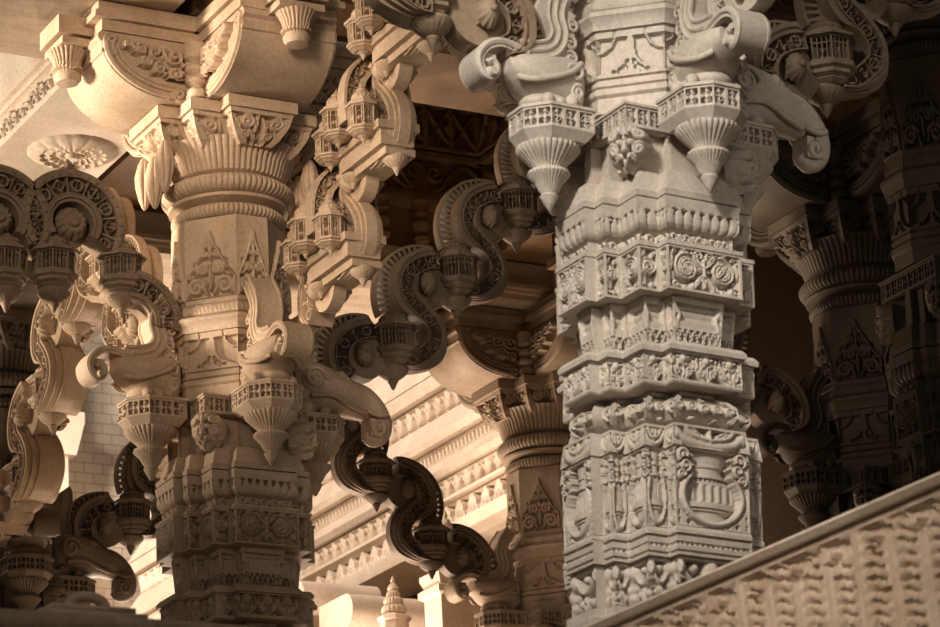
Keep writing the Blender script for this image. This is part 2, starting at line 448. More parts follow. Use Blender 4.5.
def extr(mb, P, y0, y1, H=None):
    """extrude a closed x-h outline along y"""
    P = np.asarray(P, float); G = np.zeros((2, len(P), 3)); G[..., 0] = P[:, 0]; G[..., 2] = P[:, 1] - ZF; G[0, :, 1] = y0; G[1, :, 1] = y1
    mb.grid(G, closeu=True); mb.ngon(G[0][::-1]); mb.ngon(G[1])
def loftx(mb, st, n=28, e=2.3, tilt=None):
    """sections (x, hbot, htop, half width) skinned into a rounded body"""
    st = np.asarray(st, float); th = np.arange(n) / n * 2 * PI
    c, s_ = np.cos(th), np.sin(th); cy = np.sign(c) * np.abs(c) ** (2 / e); cz = np.sign(s_) * np.abs(s_) ** (2 / e)
    xs = np.linspace(0, len(st) - 1, (len(st) - 1) * 5 + 1); idx = np.arange(len(st))
    S2 = catmull(st, .02)
    G = np.zeros((len(S2), n, 3))
    G[..., 0] = S2[:, :1]; G[..., 1] = S2[:, 3:4] * cy; G[..., 2] = (S2[:, 1:2] + S2[:, 2:3]) / 2 + (S2[:, 2:3] - S2[:, 1:2]) / 2 * cz - ZF
    mb.grid(G, closeu=True, flip=True); mb.ngon(G[0]); mb.ngon(G[-1][::-1])
def ball(mb, c, r, n=14, sq=(1, 1, 1)):
    th = np.linspace(-PI / 2, PI / 2, n // 2 + 1); ph = np.arange(n) / n * 2 * PI
    G = np.zeros((len(th), n, 3))
    G[..., 0] = c[0] + r * sq[0] * np.cos(th)[:, None] * np.cos(ph); G[..., 1] = c[1] + r * sq[1] * np.cos(th)[:, None] * np.sin(ph)
    G[..., 2] = c[2] - ZF + r * sq[2] * np.sin(th)[:, None]
    mb.grid(G, closeu=True)
# ------------------------------------------------------------------ materials
def marble(name, c0, c1, scale=3., rough=.6, bump=.15, grain=60., vein=0.):
    m = bpy.data.materials.new(name); m.use_nodes = True; t = m.node_tree; b = t.nodes['Principled BSDF']
    tc = t.nodes.new('ShaderNodeTexCoord'); geo = t.nodes.new('ShaderNodeNewGeometry')
    n1 = t.nodes.new('ShaderNodeTexNoise'); n1.inputs['Scale'].default_value = scale; n1.inputs['Detail'].default_value = 8; n1.inputs['Roughness'].default_value = .62
    mp = t.nodes.new('ShaderNodeMapping'); mp.inputs['Scale'].default_value = (1, 1, .55) if not vein else (1, 3.5, 3.)
    t.links.new(geo.outputs['Position'], mp.inputs['Vector']); t.links.new(mp.outputs['Vector'], n1.inputs['Vector'])
    rp = t.nodes.new('ShaderNodeValToRGB'); rp.color_ramp.elements[0].position = .36; rp.color_ramp.elements[1].position = .66
    rp.color_ramp.elements[0].color = (*c1, 1); rp.color_ramp.elements[1].color = (*c0, 1)
    t.links.new(n1.outputs['Fac'], rp.inputs['Fac'])
    n2 = t.nodes.new('ShaderNodeTexNoise'); n2.inputs['Scale'].default_value = grain; n2.inputs['Detail'].default_value = 6
    t.links.new(geo.outputs['Position'], n2.inputs['Vector'])
    mx = t.nodes.new('ShaderNodeMix'); mx.data_type = 'RGBA'; mx.blend_type = 'MULTIPLY'; mx.inputs['Factor'].default_value = .35
    g = t.nodes.new('ShaderNodeValToRGB'); g.color_ramp.elements[0].position = .3; g.color_ramp.elements[0].color = (.55, .5, .45, 1); g.color_ramp.elements[1].position = .6
    t.links.new(n2.outputs['Fac'], g.inputs['Fac']); t.links.new(rp.outputs['Color'], mx.inputs['A']); t.links.new(g.outputs['Color'], mx.inputs['B'])
    t.links.new(mx.outputs['Result'], b.inputs['Base Color'])
    b.inputs['Roughness'].default_value = rough; b.inputs['Specular IOR Level'].default_value = .25
    bp = t.nodes.new('ShaderNodeBump'); bp.inputs['Strength'].default_value = bump; bp.inputs['Distance'].default_value = .006
    t.links.new(n2.outputs['Fac'], bp.inputs['Height']); t.links.new(bp.outputs['Normal'], b.inputs['Normal'])
    return m
M = dict(
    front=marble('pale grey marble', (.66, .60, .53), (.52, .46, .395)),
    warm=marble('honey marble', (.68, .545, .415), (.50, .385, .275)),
    dim=marble('mid brown marble', (.42, .335, .25), (.27, .20, .14)),  # mid brown copy of the pillar marble
    dark=marble('dark brown marble', (.40, .315, .23), (.24, .18, .125)),  # darker brown marble of the arches
    shade=marble('shade-darkened marble', (.24, .185, .135), (.14, .105, .075)),  # darker copy of the marble, shade put into its colour
    gloom=marble('gloom-darkened marble', (.12, .09, .062), (.075, .055, .037)),  # darkest copy of the marble, the hall's gloom put into its colour
    bright=marble('sun-lightened cream marble', (.82, .72, .61), (.70, .59, .48)),  # paler copy for sunlit parts, sunlight put into its colour
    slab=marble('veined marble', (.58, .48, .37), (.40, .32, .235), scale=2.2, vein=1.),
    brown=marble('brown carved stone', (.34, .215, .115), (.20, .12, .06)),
    rail=marble('mottled tan stone', (.60, .50, .405), (.46, .365, .275), scale=9.),
    coping=marble('smooth cream coping', (.82, .74, .64), (.62, .53, .43)),
    wall=marble('plain tan plaster', (.42, .345, .26), (.35, .285, .21), scale=1.2),
    floor=marble('floor marble', (.5, .42, .33), (.38, .31, .24)),
)

# ------------------------------------------------------------------ the carved pillar (local axis = pillar axis, local z = 0 is the floor)
def pillar_meshes(mat):
    P = p20(); out = []
    def b(name, segs, poly=P, **k):
        mb = MB(); band(mb, poly, segs, **k); out.append((name, mb))
    b('plinth', [([(1.2, .10), (1.42, .10), (1.44, .07)], None), ([(1.45, .06), (1.52, .09), (1.58, .04)], None), ([(1.60, .03), (1.78, .03)], pat_fol(.02, .035, 3, .01)), ([(1.78, .045), (1.82, .045), (1.86, .0)], None)])
    b('scroll_band', [([(1.862, .005), (1.885, .005)], None), ([(1.885, .0), (2.05, .0)], pat_scroll), ([(2.05, .006), (2.08, .006), (2.10, -.01)], None)])
    b('step_moulding', [([(2.102, .0), (2.15, .0)], pat_dentil), ([(2.15, .012), (2.19, .012), (2.20, -.004), (2.222, -.004)], None)])
    b('garland_band', [([(2.224, -.02), (2.37, -.02)], pat_balls)], poly=p20(.0))
    b('step_moulding', [([(2.372, -.004), (2.452, .0)], pat_dentil), ([(2.452, .002), (2.468, -.004)], None)])
    b('pot_band', [([(2.470, -.004), (2.735, -.002)], pat_pot), ([(2.735, .004), (2.815, -.006)], pat_swag)])
    b('cushion_band', [([(2.817, -.075), (2.828, -.075)], None), ([(2.828, -.066), (2.846, -.034), (2.872, -.020), (2.90, -.024), (2.925, -.048), (2.936, -.072)], pat_vine), ([(2.936, -.080), (2.952, -.080)], None)])
    b('acanthus_band', [([(2.954, -.012), (2.960, -.008)], None), ([(2.960, -.008), (3.064, -.010)], pat_acanthus), ([(3.066, .004), (3.082, .006), (3.098, -.006)], None)])
    b('pavilion_band', [([(3.10, -.060), (3.274, -.046)], pat_pavilion)])
    b('scroll_band', [([(3.276, .002), (3.432, .002)], pat_scroll), ([(3.432, .006), (3.446, .006)], None)])
    b('bead_band', [([(3.448, -.020), (3.492, -.018)], pat_beads)])
    b('fluted_band', [([(3.494, -.030), (3.502, -.014), (3.514, -.004), (3.53, .0), (3.565, .0), (3.604, .004)], pat_flutes)])
    b('neck', [([(3.606, -.03), (3.612, .0), (3.632, .003), (3.640, -.012), (3.70, -.026), (3.714, -.034), (3.719, -.074), (3.865, -.078)], None)])
    # the balcony that rings the pillar between its brackets
    mb = MB(); band(mb, psq(.235), [([(3.867, .0), (3.872, .012), (3.876, .012)], None), ([(3.876, .010), (3.948, .010)], pat_balustrade), ([(3.948, .016), (3.958, .016), (3.962, .0)], None)]); out.append(('balustrade', mb))
    O8 = p8(.262, .085)
    b('panelled_shaft', [([(3.964, -.004), (4.02, -.004), (4.03, .008), (4.05, .008), (4.055, .0)], None), ([(4.055, .0), (4.27, .0)], pat_tee), ([(4.27, .012), (4.30, .014), (4.318, .03), (4.332, .03), (4.345, .014)], None)], poly=O8)
    mb = MB(); O7 = p8(.252, .078)
    band(mb, O7, [([(4.347, .0), (4.353, .012)], None), ([(4.353, .014), (4.398, .014)], pat_ropes), ([(4.400, .0), (4.406, .0)], None)]); out.append(('rope_moulding', mb))
    b('arabesque_shaft', [([(4.408, .0), (4.428, .0)], None), ([(4.428, .0), (4.745, .0)], pat_pointed), ([(4.745, .0), (4.812, -.004)], None)], poly=O7)
    def ring(name, prof, n, fl, amp):
        mb = MB(); lathe(mb, prof, n, fl, amp); out.append((name, mb))
    def roll(z0, z1, r, d, k=11):
        t = np.linspace(-PI / 2, PI / 2, k); return [(r - d + d * cos(a), (z0 + z1) / 2 + (z1 - z0) / 2 * sin(a)) for a in t], [.012 * cos(a) for a in t]
    pr, am = roll(4.814, 4.882, .262, .05); ring('fluted_ring', pr, 560, 70, am)
    ring('plain_ring', [(.215, 4.884), (.235, 4.888), (.272, 4.90), (.276, 4.914), (.25, 4.922)], 64, 0, None)
    pr, am = roll(4.924, 5.012, .305, .066); ring('fluted_ring', pr, 560, 70, am)
    ring('fluted_flare', [(.225, 5.014), (.262, 5.03), (.272, 5.055), (.285, 5.10), (.315, 5.15), (.335, 5.165)], 512, 64, [.0, .01, .014, .014, .01, .002])
    # abacus: cross shaped, hung all round with leaf consoles
    cr = [(.40, -.16), (.40, .16), (.30, .16), (.30, .30), (.16, .30), (.16, .40), (-.16, .40), (-.16, .30), (-.30, .30), (-.30, .16), (-.40, .16), (-.40, -.16), (-.30, -.16), (-.30, -.30), (-.16, -.30), (-.16, -.40), (.16, -.40), (.16, -.30), (.30, -.30), (.30, -.16)]
    mb = MB(); band(mb, cr, [([(5.122, -.085), (5.15, -.055), (5.20, -.024), (5.262, -.004)], pat_console), ([(5.264, .010), (5.318, .010)], None)]); out.append(('abacus', mb))
    consoles = []
    for k in (0, 2):
        R = Matrix.Rotation(k * PI / 2, 2)
        for u, zt in ((-.13, 5.0), (-.01, 4.965), (.11, 5.0)):
            mb = MB(); prof = [(0, zt - .08), (.012, zt - .07), (.028, zt - .03), (.042, zt + .03), (.045, zt + .08), (.03, zt + .14), (.015, zt + .17)]
            lathe(mb, prof, 60, 6, [0, .004, .010, .014, .012, .006, 0], center=(.355, u))
            mb.xform(lambda V, R=R: np.concatenate([V[:, :2] @ np.array(R).T, V[:, 2:]], 1)); consoles.append(mb)
    for c in consoles: out.append(('hanging_bud', c))
    # a grotesque mask hangs under each corner of the balcony
    for k in range(4):
        a = PI / 4 + k * PI / 2; mb = MB(); cx = .345
        Rl = Rel(.15, .17, .0035, .03)
        for kk in (-1, 1):
            Rl.tube([(kk * x, z) for x, z in spiral(.045, .132, .026, .004, PI * .9, -1.5, 30)], .0105, .01); Rl.tube([(kk * x, z) for x, z in spiral(.047, .078, .022, .004, PI * .4, 1.4, 30)], .010, .004)
            Rl.disc(kk * .02, .098, .015, .016); Rl.leaf((kk * .012, .06), (kk * .052, .035), .014, .006); Rl.disc(kk * .018, .045, .014, .012); Rl.leaf((kk * .005, .12), (kk * .02, .165), .012, .01)
        Rl.leaf((0, .055), (0, .12), .014, .022); Rl.disc(0, .068, .016, .026); Rl.disc(0, .022, .020, .008); Rl.leaf((0, .12), (0, .168), .010, .012)
        X, Z = Rl.X, Rl.Z
        hw = np.interp(Z, [0, .02, .05, .10, .14, .17], [.012, .028, .058, .072, .066, .03])
        G = np.zeros(X.shape + (3,)); xx = X / .075 * hw; G[..., 1] = xx * 1.1; G[..., 2] = Z + 3.70 - ZF
        G[..., 0] = cx - .07 + (Rl.H + .03) * .9 + .07 * np.sqrt(np.clip(1 - (X / .0755) ** 2, 0, 1)) - .15 * np.clip(.05 - Z, 0, 1)
        mb.grid(G); mb.box(cx - .14, cx - .05, -.045, .045, 3.72 - ZF, 3.865 - ZF)
        ca, sa = cos(a), sin(a)
        mb.xform(lambda V, ca=ca, sa=sa: np.stack([V[:, 0] * ca - V[:, 1] * sa, V[:, 0] * sa + V[:, 1] * ca, V[:, 2]], 1)); out.append(('corner_mask', mb))
    return [(n, m.mesh(n, mat)) for n, m in out]
PILLAR_CACHE = {}
def pillar(x, y, label, mat='warm', group='carved pillars of the hall', lift=0., buds=False):
    t = thing('carved_pillar', label, 'pillar', (x, y, lift), 0, group)
    if 'p' not in PILLAR_CACHE: PILLAR_CACHE['p'] = pillar_meshes(M['warm'])
    for n, me in PILLAR_CACHE['p']:
        if n == 'hanging_bud' and not buds: continue
        o = link(n, me, t); o.material_slots[0].link = 'OBJECT'; o.material_slots[0].material = M[mat]
    return t

# ------------------------------------------------------------------ bracket arm of the capital (local x points outward from the pillar axis)
def arm_meshes():
    w = .225; out = []
    q = [(5.62 - .30 * sin(a), .70 - .34 * (1 - cos(a)) ) for a in np.linspace(0, PI / 2, 14)]
    arc = [(.70 - .33 * (1 - cos(a)), 5.585 - .265 * sin(a)) for a in np.linspace(0, PI / 2, 16)]
    prof = [(.17, 5.32), (.17, 5.64), (.70, 5.64)] + [(.715, 5.62), (.715, 5.60)] + arc + [(.36, 5.32)]
    mb = MB(); extr(mb, prof, -w, w)
    tube3(mb, [(.38, y, 5.340 - ZF) for y in np.linspace(-w - .01, w + .01, 4)], .018, 8, axis=(1, 0, 0))
    tube3(mb, [(.69, y, 5.535 - ZF) for y in np.linspace(-w - .004, w + .004, 4)], .012, 8, axis=(1, 0, 0))
    out.append(('belly_block', mb))
    for sg in (-1, 1):
        mb = MB(); y = sg * w
        for dr, rr in ((0., .018), (.034, .013), (.058, .011)):
            Pp = [(.70 - dr - (.33 - dr) * (1 - cos(a)), 5.585 - (.245 - dr) * sin(a)) for a in np.linspace(0, PI / 2, 18)]
            Pp = [(x - .02, z) for x, z in Pp]
            tube3(mb, [(x, y, z - ZF) for x, z in Pp], rr, 8)
        for cx, cz, k in ((.655, 5.60, 1), (.66, 5.545, -1), (.33, 5.36, 1)):
            tube3(mb, [(x, y, z - ZF) for x, z in spiral(cx, cz, .034, .006, -PI / 2, k * 1.6, 26)], .012, 7)
        Rl = Rel(.44, .27, .005, .045)
        g = np.random.RandomState(11)
        ins = lambda X, Z: np.where(X > -.03, ((X + .03) / .255) ** 2 + ((.255 - Z) / .17) ** 2 < 1, (Z > .085)) & (X > -.19)
        for cx, cz, r, k in ((-.13, .21, .05, 1), (-.04, .215, .048, -1), (-.14, .12, .04, -1), (-.05, .12, .042, 1), (.05, .22, .042, 1), (.03, .14, .036, -1), (.125, .235, .034, -1), (.10, .17, .028, 1), (.18, .245, .022, 1)):
            Rl.tube(spiral(cx, cz, r, .005, g.rand() * 6, k * 1.45, 30), .012); Rl.leaf((cx, cz), (cx + r, cz + r * .8), .014); Rl.disc(cx - r * .7, cz - r * .7, .014); Rl.leaf((cx + r * .3, cz - r * .3), (cx + r * 1.1, cz - r * .9), .012)
        H = np.where(ins(Rl.X, Rl.Z), Rl.H + .04, 0.)
        G = np.zeros(Rl.X.shape + (3,)); G[..., 0] = Rl.X + .40; G[..., 2] = Rl.Z + 5.33 - ZF; G[..., 1] = y + sg * (.004 + H)
        keep = MB(); mb.grid(G, flip=sg > 0, keep=ins(Rl.X, Rl.Z)); out.append(('scroll_panel', mb))
    # moulded course and the fluted cup that hangs under its end
    mb = MB()
    for x0, x1, ww, z0, z1 in ((.17, .70, .235, 5.642, 5.70), (.17, .74, .26, 5.70, 5.735), (.17, .72, .245, 5.735, 5.79), (.70, .86, .12, 5.655, 5.75)): mb.box(x0, x1, -ww, ww, z0 - ZF, z1 - ZF)
    mb.box(.66, .84, -.11, .11, 5.605 - ZF, 5.642 - ZF); out.append(('cornice', mb))
    mb = MB(); lathe(mb, [(.0, 5.435), (.05, 5.44), (.062, 5.46), (.064, 5.475), (.052, 5.478), (.052, 5.495), (.07, 5.50), (.072, 5.512), (.06, 5.516), (.066, 5.55), (.088, 5.592), (.094, 5.603), (.0, 5.604)], 216, 24, [0, 0, 0, 0, 0, .006, .008, .006, .012, .012, .012, .003, 0], center=(.775, 0)); out.append(('fluted_cup', mb))
    for n, m_ in out: m_.xform(lambda V: np.concatenate([V[:, :2], (5.32 - ZF) + (V[:, 2:] - 5.32 + ZF) * .9], 1))
    return out
ARM = None
def capital(x, y, label, mat, lift=0.):
    global ARM
    if ARM is None: ARM = [(n, mb.mesh(n, M['warm'])) for n, mb in arm_meshes()]
    t = thing('bracket_capital', label, 'capital', (x, y, 5.32 - ZF + lift), 0, 'cross shaped bracket capitals')
    core = MB(); core.box(-.168, .168, -.168, .168, 5.322 - ZF, 5.742 - ZF); me = core.mesh('core_block', M[mat], False)
    o = link('core_block', me, t, (0, 0, ZF - 5.32))
    for k in range(4):
        e = link('bracket_arm', None, t, (0, 0, ZF - 5.32), k * PI / 2)
        for n, me in ARM:
            o = link(n, me, e); o.material_slots[0].link = 'OBJECT'; o.material_slots[0].material = M[mat]
        mb = MB(); 
        lathe(mb, [(.0, 5.322), (.045, 5.33), (.045, 5.37), (.028, 5.39), (.05, 5.41), (.05, 5.43), (.028, 5.45), (.05, 5.475), (.05, 5.495), (.028, 5.515), (.055, 5.54), (.055, 5.62), (0, 5.64)], 24, center=(.262, .262)); mb.xform(lambda V: np.concatenate([V[:, :2], (5.32 - ZF) + (V[:, 2:] - 5.32 + ZF) * .9], 1))
        o = link('corner_spindle', mb.mesh('corner_spindle', M[mat]), t, (0, 0, ZF - 5.32), k * PI / 2)
    return t

# ------------------------------------------------------------------ sea-monster bracket (local x outward from the pillar axis)
def bracket_meshes(kind):
    out = []; cx = .395
    O = [(cx + .125 * cos(a) / cos(PI / 8), .125 * sin(a) / cos(PI / 8)) for a in [PI / 8 + k * PI / 4 for k in range(8)]]
    O = [(max(px, .255) if px < cx - .05 else px, py) for px, py in O]
    poly = [O[6], O[7], O[0], O[1], O[2], (.255, .115), (.255, -.115)]
    poly = [(.345, -.125), (.45, -.125), (.52, -.052), (.52, .052), (.45, .125), (.345, .125), (.279, .125), (.279, -.125)]
    mb = MB(); band(mb, poly, [([(3.84, -.02), (3.866, .0), (3.874, .006)], None), ([(3.876, .004), (3.950, .004)], pat_balustrade), ([(3.950, .010), (3.962, .010), (3.968, -.004)], None)]); out.append(('balustrade', mb))
    mb = MB(); lathe(mb, [(.0, 3.612), (.007, 3.615), (.024, 3.645), (.034, 3.665), (.026, 3.672), (.036, 3.684), (.05, 3.712), (.068, 3.73), (.078, 3.742), (.074, 3.752), (.05, 3.756), (.056, 3.768), (.075, 3.785), (.098, 3.808), (.117, 3.828), (.116, 3.838), (0, 3.842)], 256, 32, [0, 0, 0, .002, 0, .003, .006, .005, .003, 0, 0, .006, .010, .012, .010, .004, 0], center=(cx, 0)); out.append(('lotus_drop', mb))
    if kind == 'A':
        mb = MB(); loftx(mb, [(.281, 3.972, 4.17, .075), (.31, 3.972, 4.185, .088), (.38, 3.985, 4.175, .108), (.46, 4.005, 4.165, .108), (.53, 4.045, 4.16, .086), (.57, 4.085, 4.155, .05)])
        tube3(mb, catmull([(.545, .06, 4.06 - ZF), (.50, .095, 4.045 - ZF), (.42, .115, 4.062 - ZF), (.35, .105, 4.095 - ZF), (.30, .088, 4.14 - ZF)], .015), .012, 8, axis=(0, 0, 1)); tube3(mb, catmull([(.545, -.06, 4.06 - ZF), (.50, -.095, 4.045 - ZF), (.42, -.115, 4.062 - ZF), (.35, -.105, 4.095 - ZF), (.30, -.088, 4.14 - ZF)], .015), .012, 8, axis=(0, 0, 1))
        ball(mb, (.40, 0, 3.995), .08, 18, (1.3, 1.1, .5)); ball(mb, (.325, .07, 4.005), .036, 14, (1, .8, 1)); ball(mb, (.325, -.07, 4.005), .036, 14, (1, .8, 1))
        for y in (-1, 1):
            for px, pz, r in ((.44, 3.985, .026), (.39, 3.982, .02), (.34, 3.99, .024)): ball(mb, (px, y * .085, pz), r, 10)
            tube3(mb, [(px, y * .092, pz - ZF) for px, pz in spiral(.328, 4.10, .036, .006, 0, 1.5, 26)], .010, 7)
            tube3(mb, [(px, y * .088, pz - ZF) for px, pz in spiral(.318, 4.03, .028, .006, 2, -1.4, 22)], .009, 7)
        out.append(('monster_body', mb))
        # snout rolled into a scroll
        mb = MB(); P = catmull([(.50, 4.155), (.56, 4.172), (.62, 4.178), (.672, 4.155), (.705, 4.105), (.692, 4.055), (.66, 4.036), (.632, 4.055), (.632, 4.085), (.652, 4.10), (.67, 4.085)], .01)
        ribbon(mb, P, -.022, .012, -.062, .062); ribbon(mb, [(.625, 4.08), (.69, 4.08)], -.035, .05, -.045, .045) 
        for y in (-1, 1):
            tube3(mb, [(px, y * .058, pz - ZF) for px, pz in P], .014, 7)
        tube3(mb, [(.655, y, 4.052 - ZF) for y in np.linspace(-.088, .088, 5)], [.014, .03, .03, .03, .014], 12, axis=(1, 0, 0)); out.append(('rolled_snout', mb))
        # flame crest behind the head
        mb = MB(); P = catmull([(.53, 4.165), (.45, 4.175), (.395, 4.20), (.37, 4.255), (.385, 4.32), (.37, 4.385), (.34, 4.43), (.31, 4.47)], .012)
        ribbon(mb, P, -.03, .03, -.058, .058)
        for off in (-.03, .0, .03):
            N = normals2(P); Q = P + N * off
            for y in (-1, 1): tube3(mb, [(px, y * .058, pz - ZF) for px, pz in Q], .009, 6)
        P2 = catmull([(.385, 4.17), (.35, 4.2), (.33, 4.26), (.338, 4.31), (.32, 4.35)], .012); ribbon(mb, P2, -.028, .028, -.05, .05)
        for y in (-1, 1):
            for px, pz, r in ((.325, 4.225, .024), (.315, 4.29, .02), (.322, 4.17, .022)): ball(mb, (px, y * .03, pz), r, 10); tube3(mb, [(a, y * .055, b_ - ZF) for a, b_ in spiral(px, pz, r * 1.2, .004, 1, 1.3, 18)], .007, 6)
        out.append(('flame_crest', mb))
    else:
        # elephant headed form, the head bent down and outward
        mb = MB(); loftx(mb, [(.281, 3.99, 4.22, .07), (.31, 3.985, 4.25, .092), (.40, 3.985, 4.235, .108), (.50, 3.995, 4.21, .102), (.58, 4.0, 4.175, .085), (.66, 3.99, 4.12, .062)])
        for y in (-1, 1):
            ball(mb, (.36, y * .088, 4.13), .06, 18, (1, .5, 1.1)); tube3(mb, [(a, y * .118, b_ - ZF) for a, b_ in spiral(.36, 4.13, .055, .01, 0, 1.6, 26)], .009, 7)
            tube3(mb, catmull([(.64, y * .05, 4.015 - ZF), (.54, y * .088, 4.03 - ZF), (.44, y * .108, 4.06 - ZF), (.34, y * .105, 4.05 - ZF)], .015), .012, 8, axis=(0, 0, 1))
            tube3(mb, [(.50, y * a, 4.165 - ZF) for a in (.055, .094)], .018, 10, axis=(1, 0, 0)); tube3(mb, catmull([(.46, y * .082, 4.165 - ZF), (.50, y * .085, 4.175 - ZF), (.545, y * .078, 4.155 - ZF)], .01), .007, 6)
            ball(mb, (.42, y * .07, 3.99), .03, 12); ball(mb, (.33, y * .07, 4.0), .04, 14)
        out.append(('elephant_head', mb))
        mb = MB(); P = catmull([(.58, 4.10), (.65, 4.085), (.705, 4.04), (.735, 3.98), (.725, 3.925), (.685, 3.905), (.655, 3.93)], .012)
        tube3(mb, [(px, 0, pz - ZF) for px, pz in P], np.interp(np.linspace(0, 1, len(P)), [0, .3, .7, 1], [.074, .062, .05, .026]), 16)
        for y in (-1, 1): tube3(mb, [(a, y * .05, b_ - ZF) for a, b_ in spiral(.695, 3.945, .04, .006, PI / 2, -1.5, 26)], .012, 8)
        ribbon(mb, [(.66, 3.945), (.735, 3.945)], -.035, .045, -.05, .05)
        for y in (-1, 1): tube3(mb, catmull([(.64, y * .045, 4.03 - ZF), (.69, y * .07, 4.0 - ZF), (.735, y * .07, 4.01 - ZF)], .01), [.014] * 0 or .012, 8)
        out.append(('trunk', mb))
        mb = MB(); P = catmull([(.36, 4.22), (.335, 4.27), (.34, 4.33), (.355, 4.39), (.355, 4.45), (.345, 4.47)], .012); ribbon(mb, P, -.032, .032, -.055, .055)
        for y in (-1, 1):
            for off in (-.03, .03): tube3(mb, [(a, y * .055, b_ - ZF) for a, b_ in P + normals2(P) * off], .009, 6)
        out.append(('flame_crest', mb))
    return out
BRK = {}
def bracket(x, y, ang, kind, label, mat, lift=0.):
    if kind not in BRK: BRK[kind] = [(n, mb.mesh(n, M['warm'], angle=50)) for n, mb in bracket_meshes(kind)]
    t = thing('monster_bracket' if kind == 'A' else 'elephant_bracket', label, 'bracket', (x + .395 * cos(ang), y + .395 * sin(ang), 3.612 - ZF + lift), ang, 'animal brackets on the pillars')
    for n, me in BRK[kind]:
        o = link(n, me, t, (-.395, 0, ZF - 3.612)); o.material_slots[0].link = 'OBJECT'; o.material_slots[0].material = M[mat]
    return t

# ------------------------------------------------------------------ serpentine toran arches (local x along the span from the first pillar axis, y depth)
US = [(.03, -.098), (.065, -.095), (.108, -.075), (.18, -.005), (.18, .071), (.128, .14), (.06, .208), (.051, .283), (.086, .346), (.154, .387), (.222, .403)]
UX, UZ = .347, .380
def fret(w):
    def f(Ln, n):
        ns = max(4, int(Ln / .0045)); s = np.linspace(0, Ln, ns)[:, None]; nt = max(9, int(w / .0045)); t = np.linspace(-w / 2, w / 2, nt)[None]
        H = np.full((ns, nt), -.035); q = w * .98; c = ((s / q) % 1 - .5) * q
        d = np.hypot(c, t + 0 * s); ang = np.arctan2(t + 0 * s, c)
        alt = (np.floor(s / q) % 2)
        ringm = np.abs(d - q * .30) < q * .075
        pet = (d < q * .30) & (np.abs(np.sin(ang * 2)) < .42) | (d < q * .08)
        star = (np.abs(c) + np.abs(t) < q * .40) & (np.abs(c) + np.abs(t) > q * .26) | (np.abs(c) < q * .04) & (d < q * .5)
        m = np.where(alt > 0, star, ringm | pet)
        H = np.where(m, -.004, H); H = np.where(np.abs(np.abs(c) - q * .5) < q * .06, -.006, H)
        H = np.where(np.abs(t) > w / 2 - w * .09, .004, H)
        return H
    return f
def kiosk_mesh(r=.095, cx=0., cy=0., z=0., n=8, tall=1.):
    """little hanging pavilion: domed roof, open drum, flared base, drop"""
    mb = MB(); k = r / .095; a0 = PI / 8
    poly = [(cx + r * cos(a0 + i * 2 * PI / n) / 1.0, cy + r * sin(a0 + i * 2 * PI / n)) for i in range(n)]
    Z = lambda h: z + (h + (0 if tall == 1 else (h + .038) * (tall - 1) if h > -.038 else (-.038 - h) * .35)) * k
    def pat_win(w, h):
        s = Rel(w, h, res=.0035, depth=.03); s.frame(.006); q = w / 3
        s.H = np.where(np.abs(s.X) < .0035, -.004, s.H); s.H = np.where(np.abs(s.Z - h * .72) < .003, -.003, s.H)
        s.disc(0, h * .4, .012, -.003); s.H = np.where(np.abs(np.abs(s.X) - w * .25) < .0028, -.006, s.H)
        return s.done()
    band(mb, poly, [([(Z(-.112), -.040 * k), (Z(-.098), -.022 * k), (Z(-.092), -.026 * k), (Z(-.082), -.008 * k), (Z(-.068), -.010 * k), (Z(-.060), .004 * k), (Z(-.044), .006 * k), (Z(-.038), -.006 * k)], None), ([(Z(-.038), -.006 * k), (Z(.045), -.004 * k)], pat_win),
                    ([(Z(.047), .012 * k), (Z(.056), .014 * k), (Z(.064), -.01 * k), (Z(.072), -.008 * k), (Z(.078), -.03 * k), (Z(.085), -.028 * k)], None)], relmin=.02)
    lathe(mb, [(.06 * k, Z(.085)), (.066 * k, Z(.094)), (.055 * k, Z(.108)), (.03 * k, Z(.118)), (.034 * k, Z(.124)), (.022 * k, Z(.132)), (.01 * k, Z(.142)), (0, Z(.158))], 48, 16, [.003 * k, .006 * k, .005 * k, .002 * k, 0, 0, 0, 0], center=(cx, cy))
    return mb
def drop_mesh(r=.06, cx=0., cy=0., z=0.):
    mb = MB(); k = r / .06
    lathe(mb, [(0, z - .205 * k), (.006 * k, z - .20 * k), (.017 * k, z - .176 * k), (.022 * k, z - .168 * k), (.02 * k, z - .163 * k), (.034 * k, z - .156 * k), (.052 * k, z - .142 * k), (.064 * k, z - .128 * k), (.066 * k, z - .12 * k), (.058 * k, z - .115 * k), (.056 * k, z - .105 * k)], 96, 20, [0, 0, 0, 0, .002, .004, .005, .003, 0, 0, 0], center=(cx, cy))
    return mb
